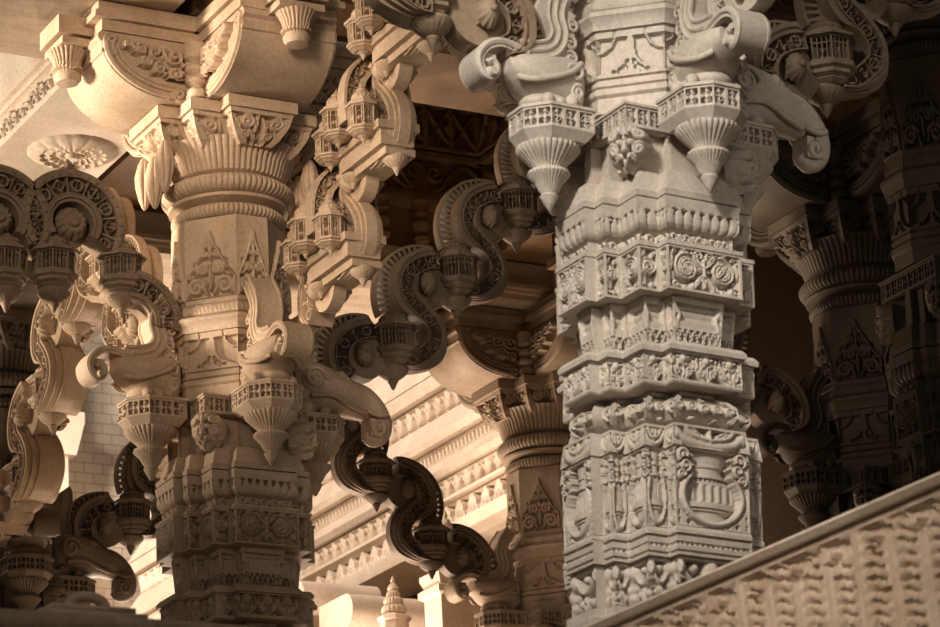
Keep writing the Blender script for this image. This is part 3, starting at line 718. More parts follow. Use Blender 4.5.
def crest_mesh(cx, cz, r0, r1, a0, a1, d, n):
    mb = MB(); A = np.linspace(a0, a1, n * 2 + 1)
    for i in range(n):
        am = (A[2 * i] + A[2 * i + 2]) / 2; da = (a1 - a0) / n
        pts = []
        for y in (-d, d):
            for (r, w) in ((r0, .34), (r1 - .006, .20)) if r0 < .2 else ((r0, .10), (r1 - .004, .34)):
                for sg in (-1, 1): pts.append((cx + r * cos(am + sg * w * da), y, cz + r * sin(am + sg * w * da) - ZF))
        p = pts; mb.hexa([p[0], p[1], p[3], p[2], p[4], p[5], p[7], p[6]])
    AA = np.linspace(a0, a1, 40)
    ribbon(mb, [(cx + r1 * cos(a), cz + r1 * sin(a)) for a in AA], -.006, .006, -d * 1.05, d * 1.05)
    rb, hb = (r0 + .008, .016) if r0 < .2 else (r0, .006)
    ribbon(mb, [(cx + rb * cos(a), cz + rb * sin(a)) for a in AA], -hb, hb, -d * 1.1, d * 1.1)
    if r0 > .2: ribbon(mb, [(cx + (r0 - .018) * cos(a), cz + (r0 - .018) * sin(a)) for a in AA], -.014, .014, -d * 2, d * 2)
    return mb
def rosette_mesh(cx, cz, y, r=.042):
    mb = MB(); n = 24
    for sg in (-1, 1):
        th = np.linspace(0, PI / 2, 8); ph = np.arange(60) / 60 * 2 * PI
        fl = 1 - .10 * np.abs(np.sin(ph * 6))
        G = np.zeros((8, 60, 3)); G[..., 0] = cx + r * np.cos(th)[:, None] * np.cos(ph) * fl; G[..., 2] = cz - ZF + r * 1.45 * np.cos(th)[:, None] * np.sin(ph) * fl; G[..., 1] = sg * (y + .05 * np.sin(th)[:, None])
        mb.grid(G, closeu=True)
        ball(mb, (cx, sg * (y + .05), cz), .014, 10)
    ribbon(mb, [(cx - r * .7, cz), (cx + r * .7, cz)], -r * .9, r * .9, -y, y)
    A = np.linspace(0, 2 * PI, 25)[:-1]
    extr(mb, [(cx + .02 + .105 * cos(a), cz - .005 + .105 * sin(a)) for a in A], -y * .6, y * .6)
    return mb
def fade(n, a, b):
    t = np.linspace(0, 1, n); q = np.clip(np.minimum(t / a, (1 - t) / b), 0, 1); return .03 + .97 * q * q * (3 - 2 * q)
def toran_half(d, K0x, K0z, nK, sgn, span, parts, kio='one', cr=.178):
    """one rising half of a toran: sgn = 1 rises with x; sgn = -1 is its mirror image in the middle of the span"""
    mid = span / 2
    def mir(mb):
        if sgn < 0:
            mb.xform(lambda V: np.stack([span - V[:, 0], V[:, 1], V[:, 2]], 1)); mb.f4 = [q[:, ::-1] for q in mb.f4]; mb.ng = [g[::-1] for g in mb.ng]
        return mb
    for j in range(nK + 1):
        kx, kz = K0x + (j - 1) * UX, K0z + (j - 1) * UZ
        U = US if j else [(.10, .175)] + US[6:]
        P = catmull([(kx + a, kz + b) for a, b in U], .008)
        if j == nK: P = P[P[:, 0] < mid - .004]
        Ln = np.linalg.norm(np.diff(P, axis=0), axis=1).sum(); f = fret(.07)(Ln, len(P))
        # resample the spine to the relief
        s_ = np.concatenate([[0], np.cumsum(np.linalg.norm(np.diff(P, axis=0), axis=1))]); q = np.linspace(0, s_[-1], f.shape[0])
        Pq = np.stack([np.interp(q, s_, P[:, 0]), np.interp(q, s_, P[:, 1])], 1)
        mb = MB(); ribbon(mb, Pq, -.035, .035, -d, d, f); parts.append(('fret_band', mir(mb)))
        mb = MB(); N = normals2(Pq); sm = Pq[::3]
        if len(sm) > 4:
            Nn = normals2(sm)
            n_ = len(sm)
            end = int(n_ * (.72 if j else .9))
            for o0, o1, dd in (((-.054, -.037, d * .98), (-.070, -.052, d * .70), (-.086, -.066, d * .40)) if kio == 'one' else ((-.050, -.034, d * 1.1), (-.064, -.048, d * .75), (-.074, -.062, d * .45))):
                if j: ramp = fade(n_, .22, .30); ribbon(mb, sm[:end + int(n_ * .1)], -.034 + (o0 + .034) * ramp[:end + int(n_ * .1)], -.034 + (o1 + .034) * ramp[:end + int(n_ * .1)], -dd * .98, dd * .98)
            beg = int(n_ * .42) if j else 0
            for o0, o1, dd in ((.037, .055, d * .94), (.053, .072, d * 1.05)):
                ramp = fade(n_ - beg, .25, .02); ribbon(mb, sm[beg:], .034 + (o0 - .034) * ramp, .034 + (o1 - .034) * ramp, -dd, dd)
            parts.append(('edge_moulding', mir(mb)))
        cxx, czz = kx + .18, kz + .222
        a1 = math.radians(84 if j < nK else 100)
        parts.append(('toothed_crest', mir(crest_mesh(cxx, czz, cr, .268, a1, math.radians(203), .022, 17 if cr < .2 else 15))))
        if j < nK or True: parts.append(('rosette', mir(rosette_mesh(kx + .165, kz + .285, d * .9))))
        if j:
            if kio == 'one':
                parts.append(('kiosk', mir(kiosk_mesh(.104, kx, -.02, kz)), ('drop', mir(drop_mesh(.068, kx - .005, 0, kz)))))
            else:
                # on the wider toran three small kiosks stand round a plain block
                mb = MB(); mb.box(kx - .18, kx + .22, -.10, .055, kz - .085 - ZF, kz - .02 - ZF); mb.box(kx - .20, kx + .24, -.12, .075, kz - .02 - ZF, kz + .016 - ZF); mb.box(kx - .10, kx + .20, -.07, .07, kz - .118 - ZF, kz - .085 - ZF)
                parts.append(('platform', mir(mb), ('drop', mir(drop_mesh(.052, kx + .16, .0, kz - .02))), ('drop', mir(drop_mesh(.042, kx - .13, -.06, kz - .02)))))
                hp = catmull([(-.12, kz + .06), (-.125, kz + .16), (-.105, kz + .26), (-.05, kz + .33), (0., kz + .37), (.05, kz + .33), (.10, kz + .26), (.115, kz + .16)], .004)
                H_ = fret(.055)(np.linalg.norm(np.diff(hp, axis=0), axis=1).sum(), 0); q_ = np.linspace(0, 1, H_.shape[0]); hq = np.stack([np.interp(q_, np.linspace(0, 1, len(hp)), hp[:, i]) for i in (0, 1)], 1)
                mb = MB(); ribbon(mb, hq, -.0275, .0275, -.03, .03, H_); ribbon(mb, hq[::6], .0285, .042, -.036, .036); ribbon(mb, hq[::6], -.045, -.0285, -.045, .045)
                mb.xform(lambda V, kx=kx: np.stack([kx + .05 - V[:, 1], V[:, 0] - .03, V[:, 2]], 1)); parts.append(('fret_hood', mir(mb)))
                for ex, ey, ez in ((-.20, -.13, .01), (-.04, -.17, .05), (.14, -.14, .01)):
                    parts.append(('kiosk', mir(kiosk_mesh(.068, kx + ex, ey, kz + ez + .02, tall=1.5)), ('drop', mir(drop_mesh(.034, kx + ex, ey, kz + ez + .04)))))
def toran_parts(d, halves=(1, -1), kio='one', K0=(.813, 4.384), nK=3, cr=.178):
    parts = []
    for sg in halves: toran_half(d, K0[0], K0[1], nK, sg, S, parts, kio, cr)
    if len(halves) == 2:
        mb = MB(); lathe(mb, [(.0, 5.60), (.03, 5.61), (.05, 5.65), (.03, 5.69), (.032, 5.695), (.015, 5.715), (0, 5.735)], 32, center=(S / 2, 0)); mb.box(S / 2 - .03, S / 2 + .03, -d, d, 5.50 - ZF, 5.61 - ZF); parts.append(('finial', mb))
    return parts
def make_toran(label, loc, rotz, parts, mat, group='serpentine arches between the pillars', meshes=None):
    t = thing('toran_arch', label, 'arch', (loc[0], loc[1], 0), rotz, group)
    for p in parts:
        o = link(p[0], p[1], t); o.material_slots[0].link = 'OBJECT'; o.material_slots[0].material = M[mat]
        for q in p[2:]:
            c = link(q[0], q[1], o); c.material_slots[0].link = 'OBJECT'; c.material_slots[0].material = M[mat]
    return t
def bake(parts): return [tuple([p[0], p[1].mesh(p[0], M['warm'])] + [(q[0], q[1].mesh(q[0], M['warm'])) for q in p[2:]]) for p in parts]
# ------------------------------------------------------------------ camera
F, PHI, ROLL, TH, X0, D0 = 3041.2, .3259, .049, .5062, .6102, 9.8642
c_, s_ = cos(TH), sin(TH)
CAM = Vector((-c_ * X0 - s_ * D0, s_ * X0 - c_ * D0, -ZF))
R0 = Vector((c_, -s_, 0)); FW = Vector((s_, c_, 0)) * cos(PHI) + Vector((0, 0, 1)) * sin(PHI); U0 = Vector((0, 0, 1)) * cos(PHI) - Vector((s_, c_, 0)) * sin(PHI)
CR = cos(ROLL) * R0 - sin(ROLL) * U0; CU = sin(ROLL) * R0 + cos(ROLL) * U0
cd = bpy.data.cameras.new('camera'); cam = bpy.data.objects.new('camera', cd); COL.objects.link(cam)
mt = Matrix((CR, CU, -FW)).transposed().to_4x4(); mt.translation = CAM; cam.matrix_world = mt
cd.sensor_width = 36; cd.lens = 36 * F / 940; cd.clip_end = 300
SC.camera = cam
# ------------------------------------------------------------------ the setting
def rect(mb, x0, x1, y0, y1, z0, z1): mb.box(x0, x1, y0, y1, z0 - ZF, z1 - ZF)
mb = MB(); rect(mb, -5.5, 12., -1.6, 8.8, 1.0, 1.2); rect(mb, -1.15, 12., -4.4, -1.6, 1.0, 1.2); struct('floor', mb, M['floor'])
mb = MB(); rect(mb, -4.5, 8., -2.4, 8.8, 8.3, 8.5); struct('ceiling', mb, M['brown'])
mb = MB(); rect(mb, 7.3, 7.5, -4.4, 8.8, 1.2, 8.3); struct('wall_right', mb, M['wall'])
mb = MB(); rect(mb, 5.3, 7.3, 8.6, 8.8, 1.2, 8.3); struct('wall_back', mb, M['wall'])
mb = MB(); rect(mb, -14., 30., -14., 34., -.5, -.3); struct('ground', mb, M['floor'])

# ------------------------------------------------------------------ pillars, capitals, brackets
def scaled(o, k): o.scale = (k, k, 1); return o
DX = .018
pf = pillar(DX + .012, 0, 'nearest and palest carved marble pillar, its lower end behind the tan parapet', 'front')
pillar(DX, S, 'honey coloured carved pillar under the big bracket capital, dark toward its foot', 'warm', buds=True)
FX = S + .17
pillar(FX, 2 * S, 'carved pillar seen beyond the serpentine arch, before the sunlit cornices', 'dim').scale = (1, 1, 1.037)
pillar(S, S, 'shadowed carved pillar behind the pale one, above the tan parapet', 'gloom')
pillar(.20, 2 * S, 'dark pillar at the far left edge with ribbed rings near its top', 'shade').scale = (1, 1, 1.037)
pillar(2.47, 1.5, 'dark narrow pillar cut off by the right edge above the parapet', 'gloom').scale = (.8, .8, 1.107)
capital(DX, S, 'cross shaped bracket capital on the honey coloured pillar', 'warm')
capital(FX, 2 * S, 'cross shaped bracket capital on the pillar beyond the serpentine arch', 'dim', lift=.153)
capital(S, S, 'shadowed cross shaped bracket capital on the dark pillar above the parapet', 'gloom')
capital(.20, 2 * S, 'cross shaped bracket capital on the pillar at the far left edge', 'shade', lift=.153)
LEAN = Matrix.Translation((DX, 0, 2.25)) @ Matrix.Rotation(math.radians(2.0), 4, Vector((s_, c_, 0))) @ Matrix.Translation((-DX, 0, -2.25))
def lean(o):      # the old nearest pillar stands a little out of plumb
    o.matrix_world = LEAN @ Matrix.LocRotScale(o.location, o.rotation_euler, o.scale)
pf.scale = (.98, .98, 1); lean(pf)
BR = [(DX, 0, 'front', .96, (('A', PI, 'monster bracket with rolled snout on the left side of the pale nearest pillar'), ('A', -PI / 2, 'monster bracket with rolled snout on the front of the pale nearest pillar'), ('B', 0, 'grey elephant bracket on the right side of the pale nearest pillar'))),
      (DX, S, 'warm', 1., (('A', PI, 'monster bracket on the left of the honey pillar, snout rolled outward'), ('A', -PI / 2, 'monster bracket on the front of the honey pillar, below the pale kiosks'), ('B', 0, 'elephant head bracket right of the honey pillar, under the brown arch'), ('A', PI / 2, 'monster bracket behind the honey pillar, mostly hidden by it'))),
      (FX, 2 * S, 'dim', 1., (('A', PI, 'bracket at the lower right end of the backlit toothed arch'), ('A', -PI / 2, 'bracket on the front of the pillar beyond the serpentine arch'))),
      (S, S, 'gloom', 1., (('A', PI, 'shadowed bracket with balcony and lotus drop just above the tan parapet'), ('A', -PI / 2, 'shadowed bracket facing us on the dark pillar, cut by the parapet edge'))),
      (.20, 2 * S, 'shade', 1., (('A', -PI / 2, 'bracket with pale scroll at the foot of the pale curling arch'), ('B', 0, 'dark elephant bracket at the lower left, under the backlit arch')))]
for x, y, m, k, rows in BR:
    for kd, ang, lab in rows:
        o = bracket(x, y, ang, kd, lab, m, lift=.10 if y > 6 else 0.)
        if k != 1: o.scale = (k, k, 1); o.location.z += .07 * (kd == 'B'); lean(o)

# ------------------------------------------------------------------ serpentine arches
tb = bake(toran_parts(.078)); ta = bake(toran_parts(.058, kio='three')); tc = bake(toran_parts(.07, cr=.224)); td = bake(toran_parts(.11)); th = bake(toran_parts(.078, halves=(1,))); tk = bake(toran_parts(.058, halves=(1,), kio='three'))
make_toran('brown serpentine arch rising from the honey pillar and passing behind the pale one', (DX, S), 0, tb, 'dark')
make_toran('dark backlit arch with a toothed crest, before the bright cornices', (.15, 2 * S), 0, tc, 'shade').location.z = .09  # the shade marble puts its backlit darkness into the colour
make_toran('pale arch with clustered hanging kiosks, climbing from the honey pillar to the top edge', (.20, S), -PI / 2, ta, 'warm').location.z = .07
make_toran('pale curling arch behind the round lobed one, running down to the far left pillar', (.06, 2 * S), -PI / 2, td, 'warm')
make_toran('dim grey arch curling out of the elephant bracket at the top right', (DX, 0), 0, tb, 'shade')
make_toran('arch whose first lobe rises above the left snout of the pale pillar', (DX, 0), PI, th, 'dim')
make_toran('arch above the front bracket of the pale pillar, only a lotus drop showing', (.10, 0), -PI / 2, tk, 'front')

def lobe_parts(cx, cz, r, a0, a1, d, finial=False, boss=True):
    out = []; A = np.radians(np.linspace(a0, a1, 60))
    rf = r * .70; w = r * .36; Ln = rf * abs(A[-1] - A[0])
    H = fret(w)(Ln, 0); AA = np.linspace(A[0], A[-1], H.shape[0])
    mb = MB(); ribbon(mb, [(cx + rf * cos(a), cz + rf * sin(a)) for a in AA], -w / 2, w / 2, -d, d, H); out.append(('fret_band', mb))
    mb = MB()
    for r0, hw, dd in ((.90, .055, 1.05), (.98, .03, .9), (.50, .045, 1.0), (.42, .03, .85)):
        ribbon(mb, [(cx + r * r0 * cos(a), cz + r * r0 * sin(a)) for a in A], -hw * r, hw * r, -d * dd, d * dd)
    for a in np.linspace(A[0], A[-1], 22)[1:-1]: ball(mb, (cx + r * .90 * cos(a), -d * 1.05, cz + r * .90 * sin(a)), r * .035, 8)
    out.append(('edge_moulding', mb))
    if boss:
        mb = MB(); lathe(mb, [(0, ZF - d * 1.2), (r * .10, ZF - d * 1.15), (r * .13, ZF - d * .95), (r * .22, ZF - d * 1.0), (r * .27, ZF - d * .85), (r * .30, ZF - d * .6), (r * .31, ZF - d * .2), (r * .42, ZF + d * .1), (r * .42, ZF + d * .6)], 72, 12, [0, .004, .002, .010, .012, .010, .004, 0, 0])
        mb.xform(lambda V: np.stack([cx + V[:, 0], V[:, 2], cz - ZF + V[:, 1]], 1)); out.append(('rosette', mb))
    if finial:
        mb = MB(); lathe(mb, [(.05, cz + r * .97), (.04, cz + r * 1.03), (.05, cz + r * 1.08), (.025, cz + r * 1.14), (.03, cz + r * 1.18), (.0, cz + r * 1.32)], 24, 8, [.01, .006, .01, .004, .004, 0], center=(cx, 0)); out.append(('finial', mb))
    return out
def sub_kiosk(r, x, y, z): return ('kiosk', kiosk_mesh(r, x, y, z), ('drop', drop_mesh(r * .65, x, y, z)))
ps = lobe_parts(.50, 4.32, .235, 84, 188, .075, boss=False)
ps += [sub_kiosk(.10, .527, 0., 4.565)]
for k in range(7):
    cx = .775 + .345 * k; cz = 4.745 - .025 * k
    ps += lobe_parts(cx, cz, .243, -34, 214, .075, finial=(k == 0))
    ps += [sub_kiosk(.10, (.85, 1.07)[k] if k < 2 else cx - .05, -0.02, cz - .20)]
for p in ps:
    p[1].f4 = [q[:, ::-1] for q in p[1].f4]
    for q in (p[1],) + tuple(z[1] for z in p[2:]): q.xform(lambda V: np.stack([V[:, 0], -V[:, 1], V[:, 2]], 1))
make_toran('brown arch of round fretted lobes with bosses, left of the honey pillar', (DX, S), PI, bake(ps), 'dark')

# ------------------------------------------------------------------ beams and the drum over the middle bay
def tile(fn, q):
    def f(w, h):
        n = max(1, int(round(w / q))); H = fn(w / n, h); return np.concatenate([H] + [H[:, 1:]] * (n - 1), 1)
    f.__name__ = 'tiled'; return f
def rc(x0, x1, y0, y1): return [(x1, y0), (x1, y1), (x0, y1), (x0, y0)]
def beam(label, x0, x1, y0, y1, segs, mat, parts=(), name='stone_beam', grp='roof beams on the pillars'):
    t = thing(name, label, 'beam', ((x0 + x1) / 2, (y0 + y1) / 2, segs[0][0][0][0] - ZF), 0, grp)
    off = (-(x0 + x1) / 2, -(y0 + y1) / 2, ZF - segs[0][0][0][0])
    for k, (nm, sg) in enumerate([('moulded_block', segs)] + list(parts)):
        mb = MB(); band(mb, rc(x0, x1, y0, y1), sg, relmin=.6) if not isinstance(sg, MB) else None
        o = link(nm, (sg if isinstance(sg, MB) else mb).mesh(nm, M[mat], True, 35), t, off)
    return t
def boss(x, y, h, r):
    mb = MB(); lathe(mb, [(0, h - .05), (r * .12, h - .048), (r * .18, h - .02), (r * .3, h - .03), (r * .42, h - .012), (r * .52, h - .034), (r * .68, h - .018), (r * .74, h - .036), (r * .9, h - .022), (r, h - .004), (r * 1.02, h + .01)], 96, 16, [0, 0, 0, .02, .01, .02, .01, .02, .02, .005, 0], center=(x, y)); return mb
fol = tile(pat_fol(.025, .045, 5, .012), .5); leafy = tile(pat_acanthus, .27)
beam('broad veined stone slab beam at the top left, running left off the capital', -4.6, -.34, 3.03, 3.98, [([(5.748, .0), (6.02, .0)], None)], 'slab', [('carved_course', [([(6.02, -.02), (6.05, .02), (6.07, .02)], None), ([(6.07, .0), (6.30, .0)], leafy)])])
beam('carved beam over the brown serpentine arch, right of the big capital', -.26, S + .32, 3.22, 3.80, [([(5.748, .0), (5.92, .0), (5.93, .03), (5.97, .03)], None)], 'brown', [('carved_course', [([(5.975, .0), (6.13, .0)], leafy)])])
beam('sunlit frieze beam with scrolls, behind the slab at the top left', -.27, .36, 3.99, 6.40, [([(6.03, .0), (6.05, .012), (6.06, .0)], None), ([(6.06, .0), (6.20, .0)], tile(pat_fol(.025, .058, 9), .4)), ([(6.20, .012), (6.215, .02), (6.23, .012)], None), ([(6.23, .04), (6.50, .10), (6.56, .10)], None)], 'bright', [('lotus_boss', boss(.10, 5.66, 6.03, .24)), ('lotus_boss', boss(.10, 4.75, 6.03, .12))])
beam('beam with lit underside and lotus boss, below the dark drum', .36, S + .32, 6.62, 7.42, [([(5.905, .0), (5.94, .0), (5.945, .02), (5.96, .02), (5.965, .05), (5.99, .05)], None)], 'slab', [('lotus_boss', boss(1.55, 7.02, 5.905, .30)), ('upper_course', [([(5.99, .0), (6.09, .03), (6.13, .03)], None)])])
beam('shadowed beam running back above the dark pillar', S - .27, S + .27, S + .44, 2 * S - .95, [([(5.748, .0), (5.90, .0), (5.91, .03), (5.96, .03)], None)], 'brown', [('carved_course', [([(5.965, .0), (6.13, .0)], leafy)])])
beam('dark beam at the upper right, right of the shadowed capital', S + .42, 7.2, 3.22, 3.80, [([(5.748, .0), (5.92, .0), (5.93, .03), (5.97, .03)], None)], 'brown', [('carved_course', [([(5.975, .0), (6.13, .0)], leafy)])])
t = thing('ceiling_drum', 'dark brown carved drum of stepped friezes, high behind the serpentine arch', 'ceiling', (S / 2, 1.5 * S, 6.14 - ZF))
def pat_lat(w, h):
    s = Rel(w, h, res=.008, depth=.05); q = w / 2
    s.frame(.02)
    for k in (-1, 1):
        c = k * w / 4; s.tube([(c - w / 4, .02), (c + w / 4, h - .02)], .013); s.tube([(c + w / 4, .02), (c - w / 4, h - .02)], .013)
    s.disc(0, h / 2, .05); s.up(0, np.abs(s.X) < .014); return s.done()
def pat_gable(w, h):
    s = Rel(w, h, res=.007, depth=.045); s.hframe(.03, .0)
    for sc in (1., .66): s.tube(catmull([(-w * .48 * sc, h * .12), (-w * .3 * sc, h * .3), (-w * .2 * sc, h * .62 * sc), (0, h * .92 * sc), (w * .2 * sc, h * .62 * sc), (w * .3 * sc, h * .3), (w * .48 * sc, h * .12)]), .016)
    for x in (-.3, -.1, .1, .3): s.disc(x * w, h * .16, .022)
    s.disc(0, h * .5, .03)
    for k in (-1, 1): s.tube(spiral(k * w * .38, h * .66, .06, .01, 0, k * 1.3, 24), .014)
    return s.done()
def side(nm, poly, segs):
    mb = MB(); band(mb, poly, segs, relmin=.6); link(nm, mb.mesh(nm, M['brown'], True, 35), t, (-S / 2, -1.5 * S, ZF - 6.14))
gab, lat = tile(pat_gable, .5), tile(pat_lat, .34)
for nm, g in (('back', 0), ('right', 1), ('left', 2), ('front', 3)):
    def R(e, dpt):      # a wall of the square drum set in by e
        lo, hi, y0, y1 = .42 + e, S - .42 - e, S + .42 + e, 2 * S - .42 - e
        return [rc(lo + .12, hi + .7, y1, y1 + dpt), rc(hi, hi + dpt + .4, y0, y1), rc(lo + .12, lo + .12 + dpt, y0, y1), rc(lo + .12, hi + .3, y0 - dpt, y0)][g]
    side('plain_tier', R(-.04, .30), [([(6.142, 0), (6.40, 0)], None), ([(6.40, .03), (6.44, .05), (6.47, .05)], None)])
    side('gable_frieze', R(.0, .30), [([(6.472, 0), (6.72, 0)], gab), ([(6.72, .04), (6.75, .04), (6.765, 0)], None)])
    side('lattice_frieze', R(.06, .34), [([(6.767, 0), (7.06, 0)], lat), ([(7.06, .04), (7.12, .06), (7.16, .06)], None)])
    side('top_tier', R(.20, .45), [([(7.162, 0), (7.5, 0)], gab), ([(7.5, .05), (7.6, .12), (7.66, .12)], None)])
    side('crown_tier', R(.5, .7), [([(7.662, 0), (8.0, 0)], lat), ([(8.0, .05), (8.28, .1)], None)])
for x in np.arange(.8, 2.9, .26):
    mb = MB(); lathe(mb, [(.04, 6.145), (.05, 6.17), (.025, 6.19), (.05, 6.22), (.055, 6.26), (.025, 6.29), (.05, 6.32), (.04, 6.36), (.055, 6.395)], 20, center=(x, 2 * S - .50))
    link('bead_baluster', mb.mesh('bead_baluster', M['brown']), t, (-S / 2, -1.5 * S, ZF - 6.14))

# ------------------------------------------------------------------ the sunlit building across the courtyard
def pat_drops(w, h):
    s = Rel(w, h, res=.008, depth=.05); 
    s.leaf((0, h * .98), (0, h * .04), w * .36, .01); s.disc(0, h * .62, w * .34); s.up(0, s.Z > h * .86)
    s.tube([(-w * .5, h * .8), (-w * .2, h * .45)], .012); s.tube([(w * .5, h * .8), (w * .2, h * .45)], .012); return s.done()
def pat_teeth(w, h):
    s = Rel(w, h, res=.008, depth=.03); s.up(0, np.abs(s.X) < w * .28); s.hframe(h * .12, h * .2); return s.done()
def pat_merlon(w, h):
    s = Rel(w, h, res=.008, depth=.06); hw = np.interp(s.Z / h, [0, .35, .5, .7, .85, 1], [.48, .46, .30, .34, .2, .06]) * w
    s.up(0, np.abs(s.X) < hw); s.tube(spiral(0, h * .3, w * .22, .01, 0, 1.3, 20), .016, .01); return s.done()
EV = []
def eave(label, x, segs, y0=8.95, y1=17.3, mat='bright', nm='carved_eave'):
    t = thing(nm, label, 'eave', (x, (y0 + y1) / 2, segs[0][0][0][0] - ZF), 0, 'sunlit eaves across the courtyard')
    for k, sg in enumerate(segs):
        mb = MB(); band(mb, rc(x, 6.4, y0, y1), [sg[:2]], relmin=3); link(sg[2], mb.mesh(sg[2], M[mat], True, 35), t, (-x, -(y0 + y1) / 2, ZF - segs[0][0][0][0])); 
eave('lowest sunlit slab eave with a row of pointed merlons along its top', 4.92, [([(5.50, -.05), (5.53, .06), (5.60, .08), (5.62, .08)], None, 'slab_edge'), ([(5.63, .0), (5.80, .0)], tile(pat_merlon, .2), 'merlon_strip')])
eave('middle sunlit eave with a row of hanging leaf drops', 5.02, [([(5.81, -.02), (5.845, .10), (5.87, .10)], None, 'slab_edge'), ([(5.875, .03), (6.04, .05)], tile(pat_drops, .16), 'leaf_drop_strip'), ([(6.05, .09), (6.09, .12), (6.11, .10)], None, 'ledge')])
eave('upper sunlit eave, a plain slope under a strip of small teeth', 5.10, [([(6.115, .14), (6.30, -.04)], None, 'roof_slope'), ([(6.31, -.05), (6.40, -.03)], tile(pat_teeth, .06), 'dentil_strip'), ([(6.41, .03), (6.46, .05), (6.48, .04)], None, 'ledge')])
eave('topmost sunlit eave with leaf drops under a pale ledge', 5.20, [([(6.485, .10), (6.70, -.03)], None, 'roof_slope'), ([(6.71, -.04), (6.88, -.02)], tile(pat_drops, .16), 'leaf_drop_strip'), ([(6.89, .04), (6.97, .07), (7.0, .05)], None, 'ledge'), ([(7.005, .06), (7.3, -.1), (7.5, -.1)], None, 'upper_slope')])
mb = MB(); rect(mb, 5.35, 6.4, 8.95, 17.49, -.3 + ZF, 5.49); struct('wall_building', mb, M['brown'])  # dark brown stands in for the darkness under the eave
# brick coursed wall at the end of the court
bm_ = bpy.data.materials.new('pale coursed stone'); bm_.use_nodes = True; nt = bm_.node_tree; bk = nt.nodes.new('ShaderNodeTexBrick'); ge = nt.nodes.new('ShaderNodeNewGeometry'); mp = nt.nodes.new('ShaderNodeMapping'); mp.inputs['Rotation'].default_value = (PI / 2, 0, 0)
nt.links.new(ge.outputs['Position'], mp.inputs['Vector']); nt.links.new(mp.outputs['Vector'], bk.inputs['Vector']); bk.inputs['Scale'].default_value = 3.2; bk.inputs['Mortar Size'].default_value = .012; bk.inputs['Brick Width'].default_value = .6; bk.inputs['Row Height'].default_value = .32
bk.inputs['Color1'].default_value = (.86, .77, .66, 1); bk.inputs['Color2'].default_value = (.80, .70, .58, 1); bk.inputs['Mortar'].default_value = (.45, .34, .24, 1)
nt.links.new(bk.outputs['Color'], nt.nodes['Principled BSDF'].inputs['Base Color']); nt.nodes['Principled BSDF'].inputs['Roughness'].default_value = .8
mb = MB(); rect(mb, -4., 9., 17.5, 17.8, -.3 + ZF, 12.5); struct('wall_courtyard', mb, bm_)  # its tall top stands in for bright sky at the upper left
t = thing('wall_pilaster', 'tapering pale pilaster on the bright coursed wall at the lower left', 'pilaster', (4.3, 17.17, -.3))
mb = MB(); band(mb, [(.14, -.14), (.14, .09), (-.14, .09), (-.14, -.14)], [([(ZF, .1), (8.2, .0)], None), ([(8.2, .06), (8.5, .12), (8.6, .12)], None), ([(8.6, .0), (9.4, -.02)], None)]); link('shaft', mb.mesh('shaft', M['bright']), t)

# ------------------------------------------------------------------ things standing about
def pinnacle(x, y, h0, k, label, mat):
    t = thing('stone_pinnacle', label, 'pinnacle', (x, y, h0 - ZF), 0, None)
    mb = MB(); lathe(mb, [(.17 * k, h0), (.17 * k, h0 + .16 * k), (.20 * k, h0 + .17 * k), (.20 * k, h0 + .21 * k), (.15 * k, h0 + .23 * k), (.13 * k, h0 + .25 * k)], 8, a0=PI / 8); band(mb, psq(.19 * k), [([(ZF, .0), (h0 - .16, .0), (h0 - .14, .03), (h0 - .10, .03), (h0 - .08, .0), (h0 - .03, .02), (h0, .02)], None)]); o = link('base', mb.mesh('base', M[mat]), t, (0, 0, ZF - h0))
    mb = MB()
    for z0, r in ((.25, .15), (.35, .12), (.43, .085)):
        a = np.linspace(-PI / 2, PI / 2, 9); lathe(mb, [((r - .04 + .04 * cos(q)) * k, h0 + (z0 + .05 + .05 * sin(q)) * k) for q in a], 96, 16, [.012 * cos(q) for q in a])
    link('ribbed_cushion', mb.mesh('ribbed_cushion', M[mat]), t, (0, 0, ZF - h0))
    mb = MB(); lathe(mb, [(.05 * k, h0 + .52 * k), (.07 * k, h0 + .55 * k), (.05 * k, h0 + .60 * k), (.02 * k, h0 + .62 * k), (.03 * k, h0 + .65 * k), (0, h0 + .72 * k)], 24); link('knob', mb.mesh('knob', M[mat]), t, (0, 0, ZF - h0))
# the tan parapet that leans along the open side of the hall
t = thing('stone_parapet', 'tan carved parapet with a smooth pale coping, crossing the lower right corner', 'parapet', (-1.0, -2.8, 0))
Y0, Y1 = -4.3, -1.02
def pat_waves(w, h):
    n = max(1, int(round(w / .13))); q = w / n; s = Rel(w, h, res=.008, depth=.010)
    c = ((s.X + w / 2) / q) % 1 - .5
    s.up(.004 * np.ones_like(s.X) + .006 * np.cos(c * 2 * PI * 1), np.abs(c) > .40)
    zz = (s.Z / .03 + .25 * np.sin(c * 2 * PI * 1.3)) % 1
    s.up(-.004 + .0 * s.X, (zz > .38) & (np.abs(c) < .36))
    k = np.floor((s.X + w / 2) / q) + np.floor(s.Z / .03) * 7
    s.H = np.where((zz < .3) & (np.abs(c + .08 * np.sin(k * 2.1)) < .2 + .08 * np.sin(k)), -.022, s.H)
    s.H = np.where((s.Z > h - .08) & (np.sin(s.X * 36 + 2 * np.sin(s.Z * 60)) > .35) & (s.Z < h - .02), -.026, s.H)
    s.H = np.where(s.Z > h - .02, 0, s.H)
    return s.done()
mb = MB(); band(mb, rc(-1.03, -.93, Y0, Y1), [([(1.2, -.02), (1.30, .0)], None), ([(1.30, .0), (1.845, .0)], pat_waves)], relmin=.5); mb.xform(lambda V: np.stack([V[:, 0] + 1.0 - .06 * (V[:, 2] - .65), V[:, 1] + 2.8, V[:, 2]], 1)); part('carved_panel', mb, M['rail'], t)
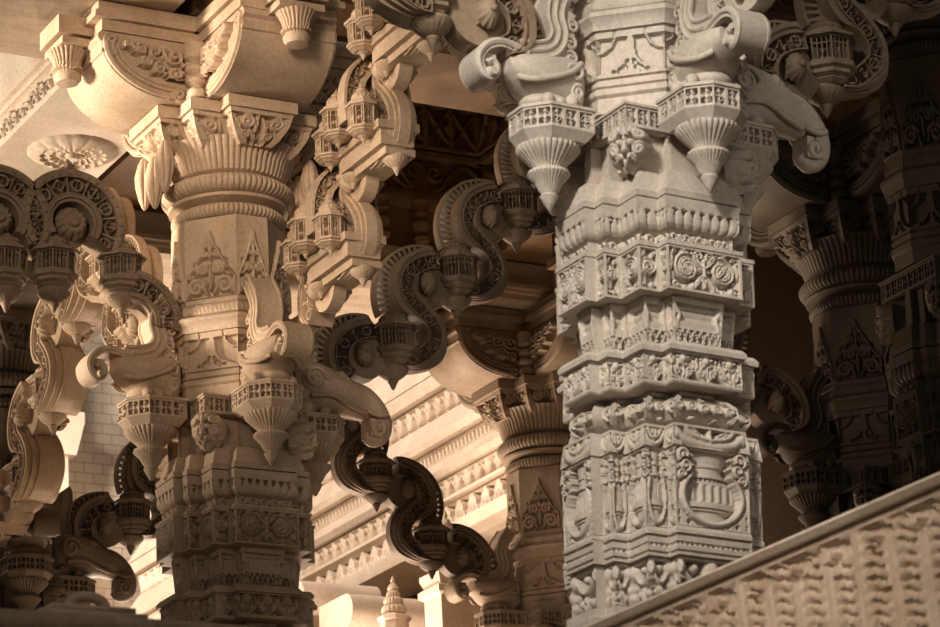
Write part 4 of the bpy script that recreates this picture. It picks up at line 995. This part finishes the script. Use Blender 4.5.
mb = MB(); a = np.linspace(0, PI, 11); P_ = [(-1.05, 1.847), (-.91, 1.847)] + [(-.98 + .085 * cos(q), 1.860 + .022 * sin(q)) for q in a]
extr(mb, P_, Y0 - .01, Y1 + .02); mb.xform(lambda V: np.stack([V[:, 0] + 1.0, V[:, 1] + 2.8, V[:, 2]], 1)); part('coping', mb, M['coping'], t)
t = thing('low_ledge', 'blurred low stone ledge along the bottom left edge', 'ledge', (-3.3, -1.45, 0))
mb = MB(); mb.box(-1.3, 1.08, -.08, .08, 0, .46); part('kerb', mb, M['rail'], t, False)
mb = MB(); mb.box(-1.32, 1.10, -.11, .11, .46, .515); part('coping', mb, M['rail'], t, False)


pinnacle(3.62, 8.25, 4.62, .60, 'sunlit pinnacle of stacked ribbed cushions, beside the lower end of the toothed arch', 'bright')
pinnacle(3.48, 8.74, 4.33, .55, 'lower sunlit pinnacle at the bottom edge, left of the tall one', 'bright')
for (h1, y, lab) in ((5.30, 11.2, 'upper pale rolled stone at the bottom, under the lowest sunlit eave'), (5.02, 10.42, 'lower pale rolled stone at the bottom edge, below its twin')):
    t = thing('rolled_stone', lab, 'stone', (4.28, y, 0), 0, 'pale rolled stones under the eave')
    mb = MB(); a = np.linspace(-PI / 2, PI / 2, 12); P_ = [(.4, h1 - .24), (.4, h1)] + [(-.02 - .12 * cos(q), h1 - .12 + .12 * sin(q)) for q in a[::-1]]
    extr(mb, P_, -.33, .30); mb.xform(lambda V: np.stack([V[:, 1], V[:, 0], V[:, 2]], 1)); mb.f4 = [q[:, ::-1] for q in mb.f4]; part('roll', mb, M['bright'], t)
    mb = MB(); mb.box(-.30, .28, .0, .38, -.3, h1 - .24 - ZF); part('support', mb, M['bright'], t, False)
t = thing('carved_stub', 'small blurred carved stone stub on the low ledge, left of the honey pillar', 'stone', (-2.62, -1.45, .515))
mb = MB(); mb.box(-.14, .14, -.05, .05, 0, .025); mb.box(-.11, .11, -.045, .045, .025, .04); part('block', mb, M['rail'], t, False)
mb = MB(); tube3(mb, [(x, 0, z) for x, z in catmull([(-.05, .035), (-.04, .06), (0, .072), (.04, .06), (.05, .035)], .01)], .014, 10); part('arched_knob', mb, M['rail'], t)
# ------------------------------------------------------------------ light
w = bpy.data.worlds.new('sky'); SC.world = w; w.use_nodes = True; w.node_tree.nodes['Background'].inputs[0].default_value = (1., .86, .72, 1); w.node_tree.nodes['Background'].inputs[1].default_value = .15
def aim(o, loc, to): o.location = (loc[0], loc[1], loc[2] - ZF); o.rotation_euler = (Vector(to) - Vector(loc)).to_track_quat('-Z', 'Y').to_euler()
def area(name, loc, to, size, power, col=(1, .88, .74)):
    l = bpy.data.lights.new(name, 'AREA'); l.energy = power; l.size = size; l.color = col
    o = bpy.data.objects.new(name, l); COL.objects.link(o); aim(o, loc, to); return o
def spot(name, loc, to, ang, power, col=(1, .88, .74), rad=.5, blend=.6):
    l = bpy.data.lights.new(name, 'SPOT'); l.energy = power; l.spot_size = math.radians(ang); l.spot_blend = blend; l.shadow_soft_size = rad; l.color = col
    o = bpy.data.objects.new(name, l); COL.objects.link(o); aim(o, loc, to); return o
spot('front_sky', (-6.8, -5.2, 7.4), (.05, -.2, 3.3), 21, 3300, (1, .93, .84), .7, .7)
spot('front_fill', (-2.6, -8., 4.6), (.1, -.2, 3.2), 17, 520, (1, .93, .84), 1.2, .7)
spot('right_fill', (2.2, -7.5, 3.6), (1.0, .1, 4.3), 14, 420, (1, .92, .82), .6, .8)  # added spot that lifts the elephant bracket at the right
spot('left_court', (-6., 4.9, 4.2), (0, 3.5, 5.1), 28, 3000, (1, .85, .70), .6, .7)
spot('left_front', (-4.6, -2.2, 5.6), (0, 3.3, 5.15), 21, 1300, (1, .80, .62), .8, .8)
spot('left_low', (-5.5, .6, 4.2), (.1, 2.3, 4.75), 17, 800, (1, .84, .68), .5, .8)
spot('arch_front', (-5., -6.5, 4.6), (1.2, 3.5, 4.75), 12, 900, (1, .84, .68), .6, .8)
spot('rail_fill', (-5.0, -3.8, 3.8), (-1, -2.1, 1.55), 30, 850, (1, .88, .77), .8, .8)  # added spot that brightens the parapet
spot('upper_court', (-4.5, 8.2, 3.4), (-.2, 5.3, 6.2), 40, 1700, (1, .86, .70), .7, .8)
area('court_bounce', (2.2, 9.6, 2.6), (2.6, 6.6, 5.8), 2.2, 300, (1, .80, .64))
area('floor_bounce', (1.8, 5.2, 1.5), (1.8, 5.3, 7), 2., 30, (1, .76, .54))
area('courtyard_sun', (-2.5, 10., 10.5), (5, 11.5, 5.5), 2, 800, (1, .86, .74))
spot('wall_fill', (-3., 11.5, 7.), (2.2, 17.5, 8.6), 62, 4600, (1, .88, .76))  # added spot that whitens the court wall
SC.view_settings.view_transform = 'Standard'; SC.view_settings.gamma = .86; SC.view_settings.exposure = .16
cd.dof.use_dof = True; cd.dof.focus_distance = 13.5; cd.dof.aperture_fstop = 7.
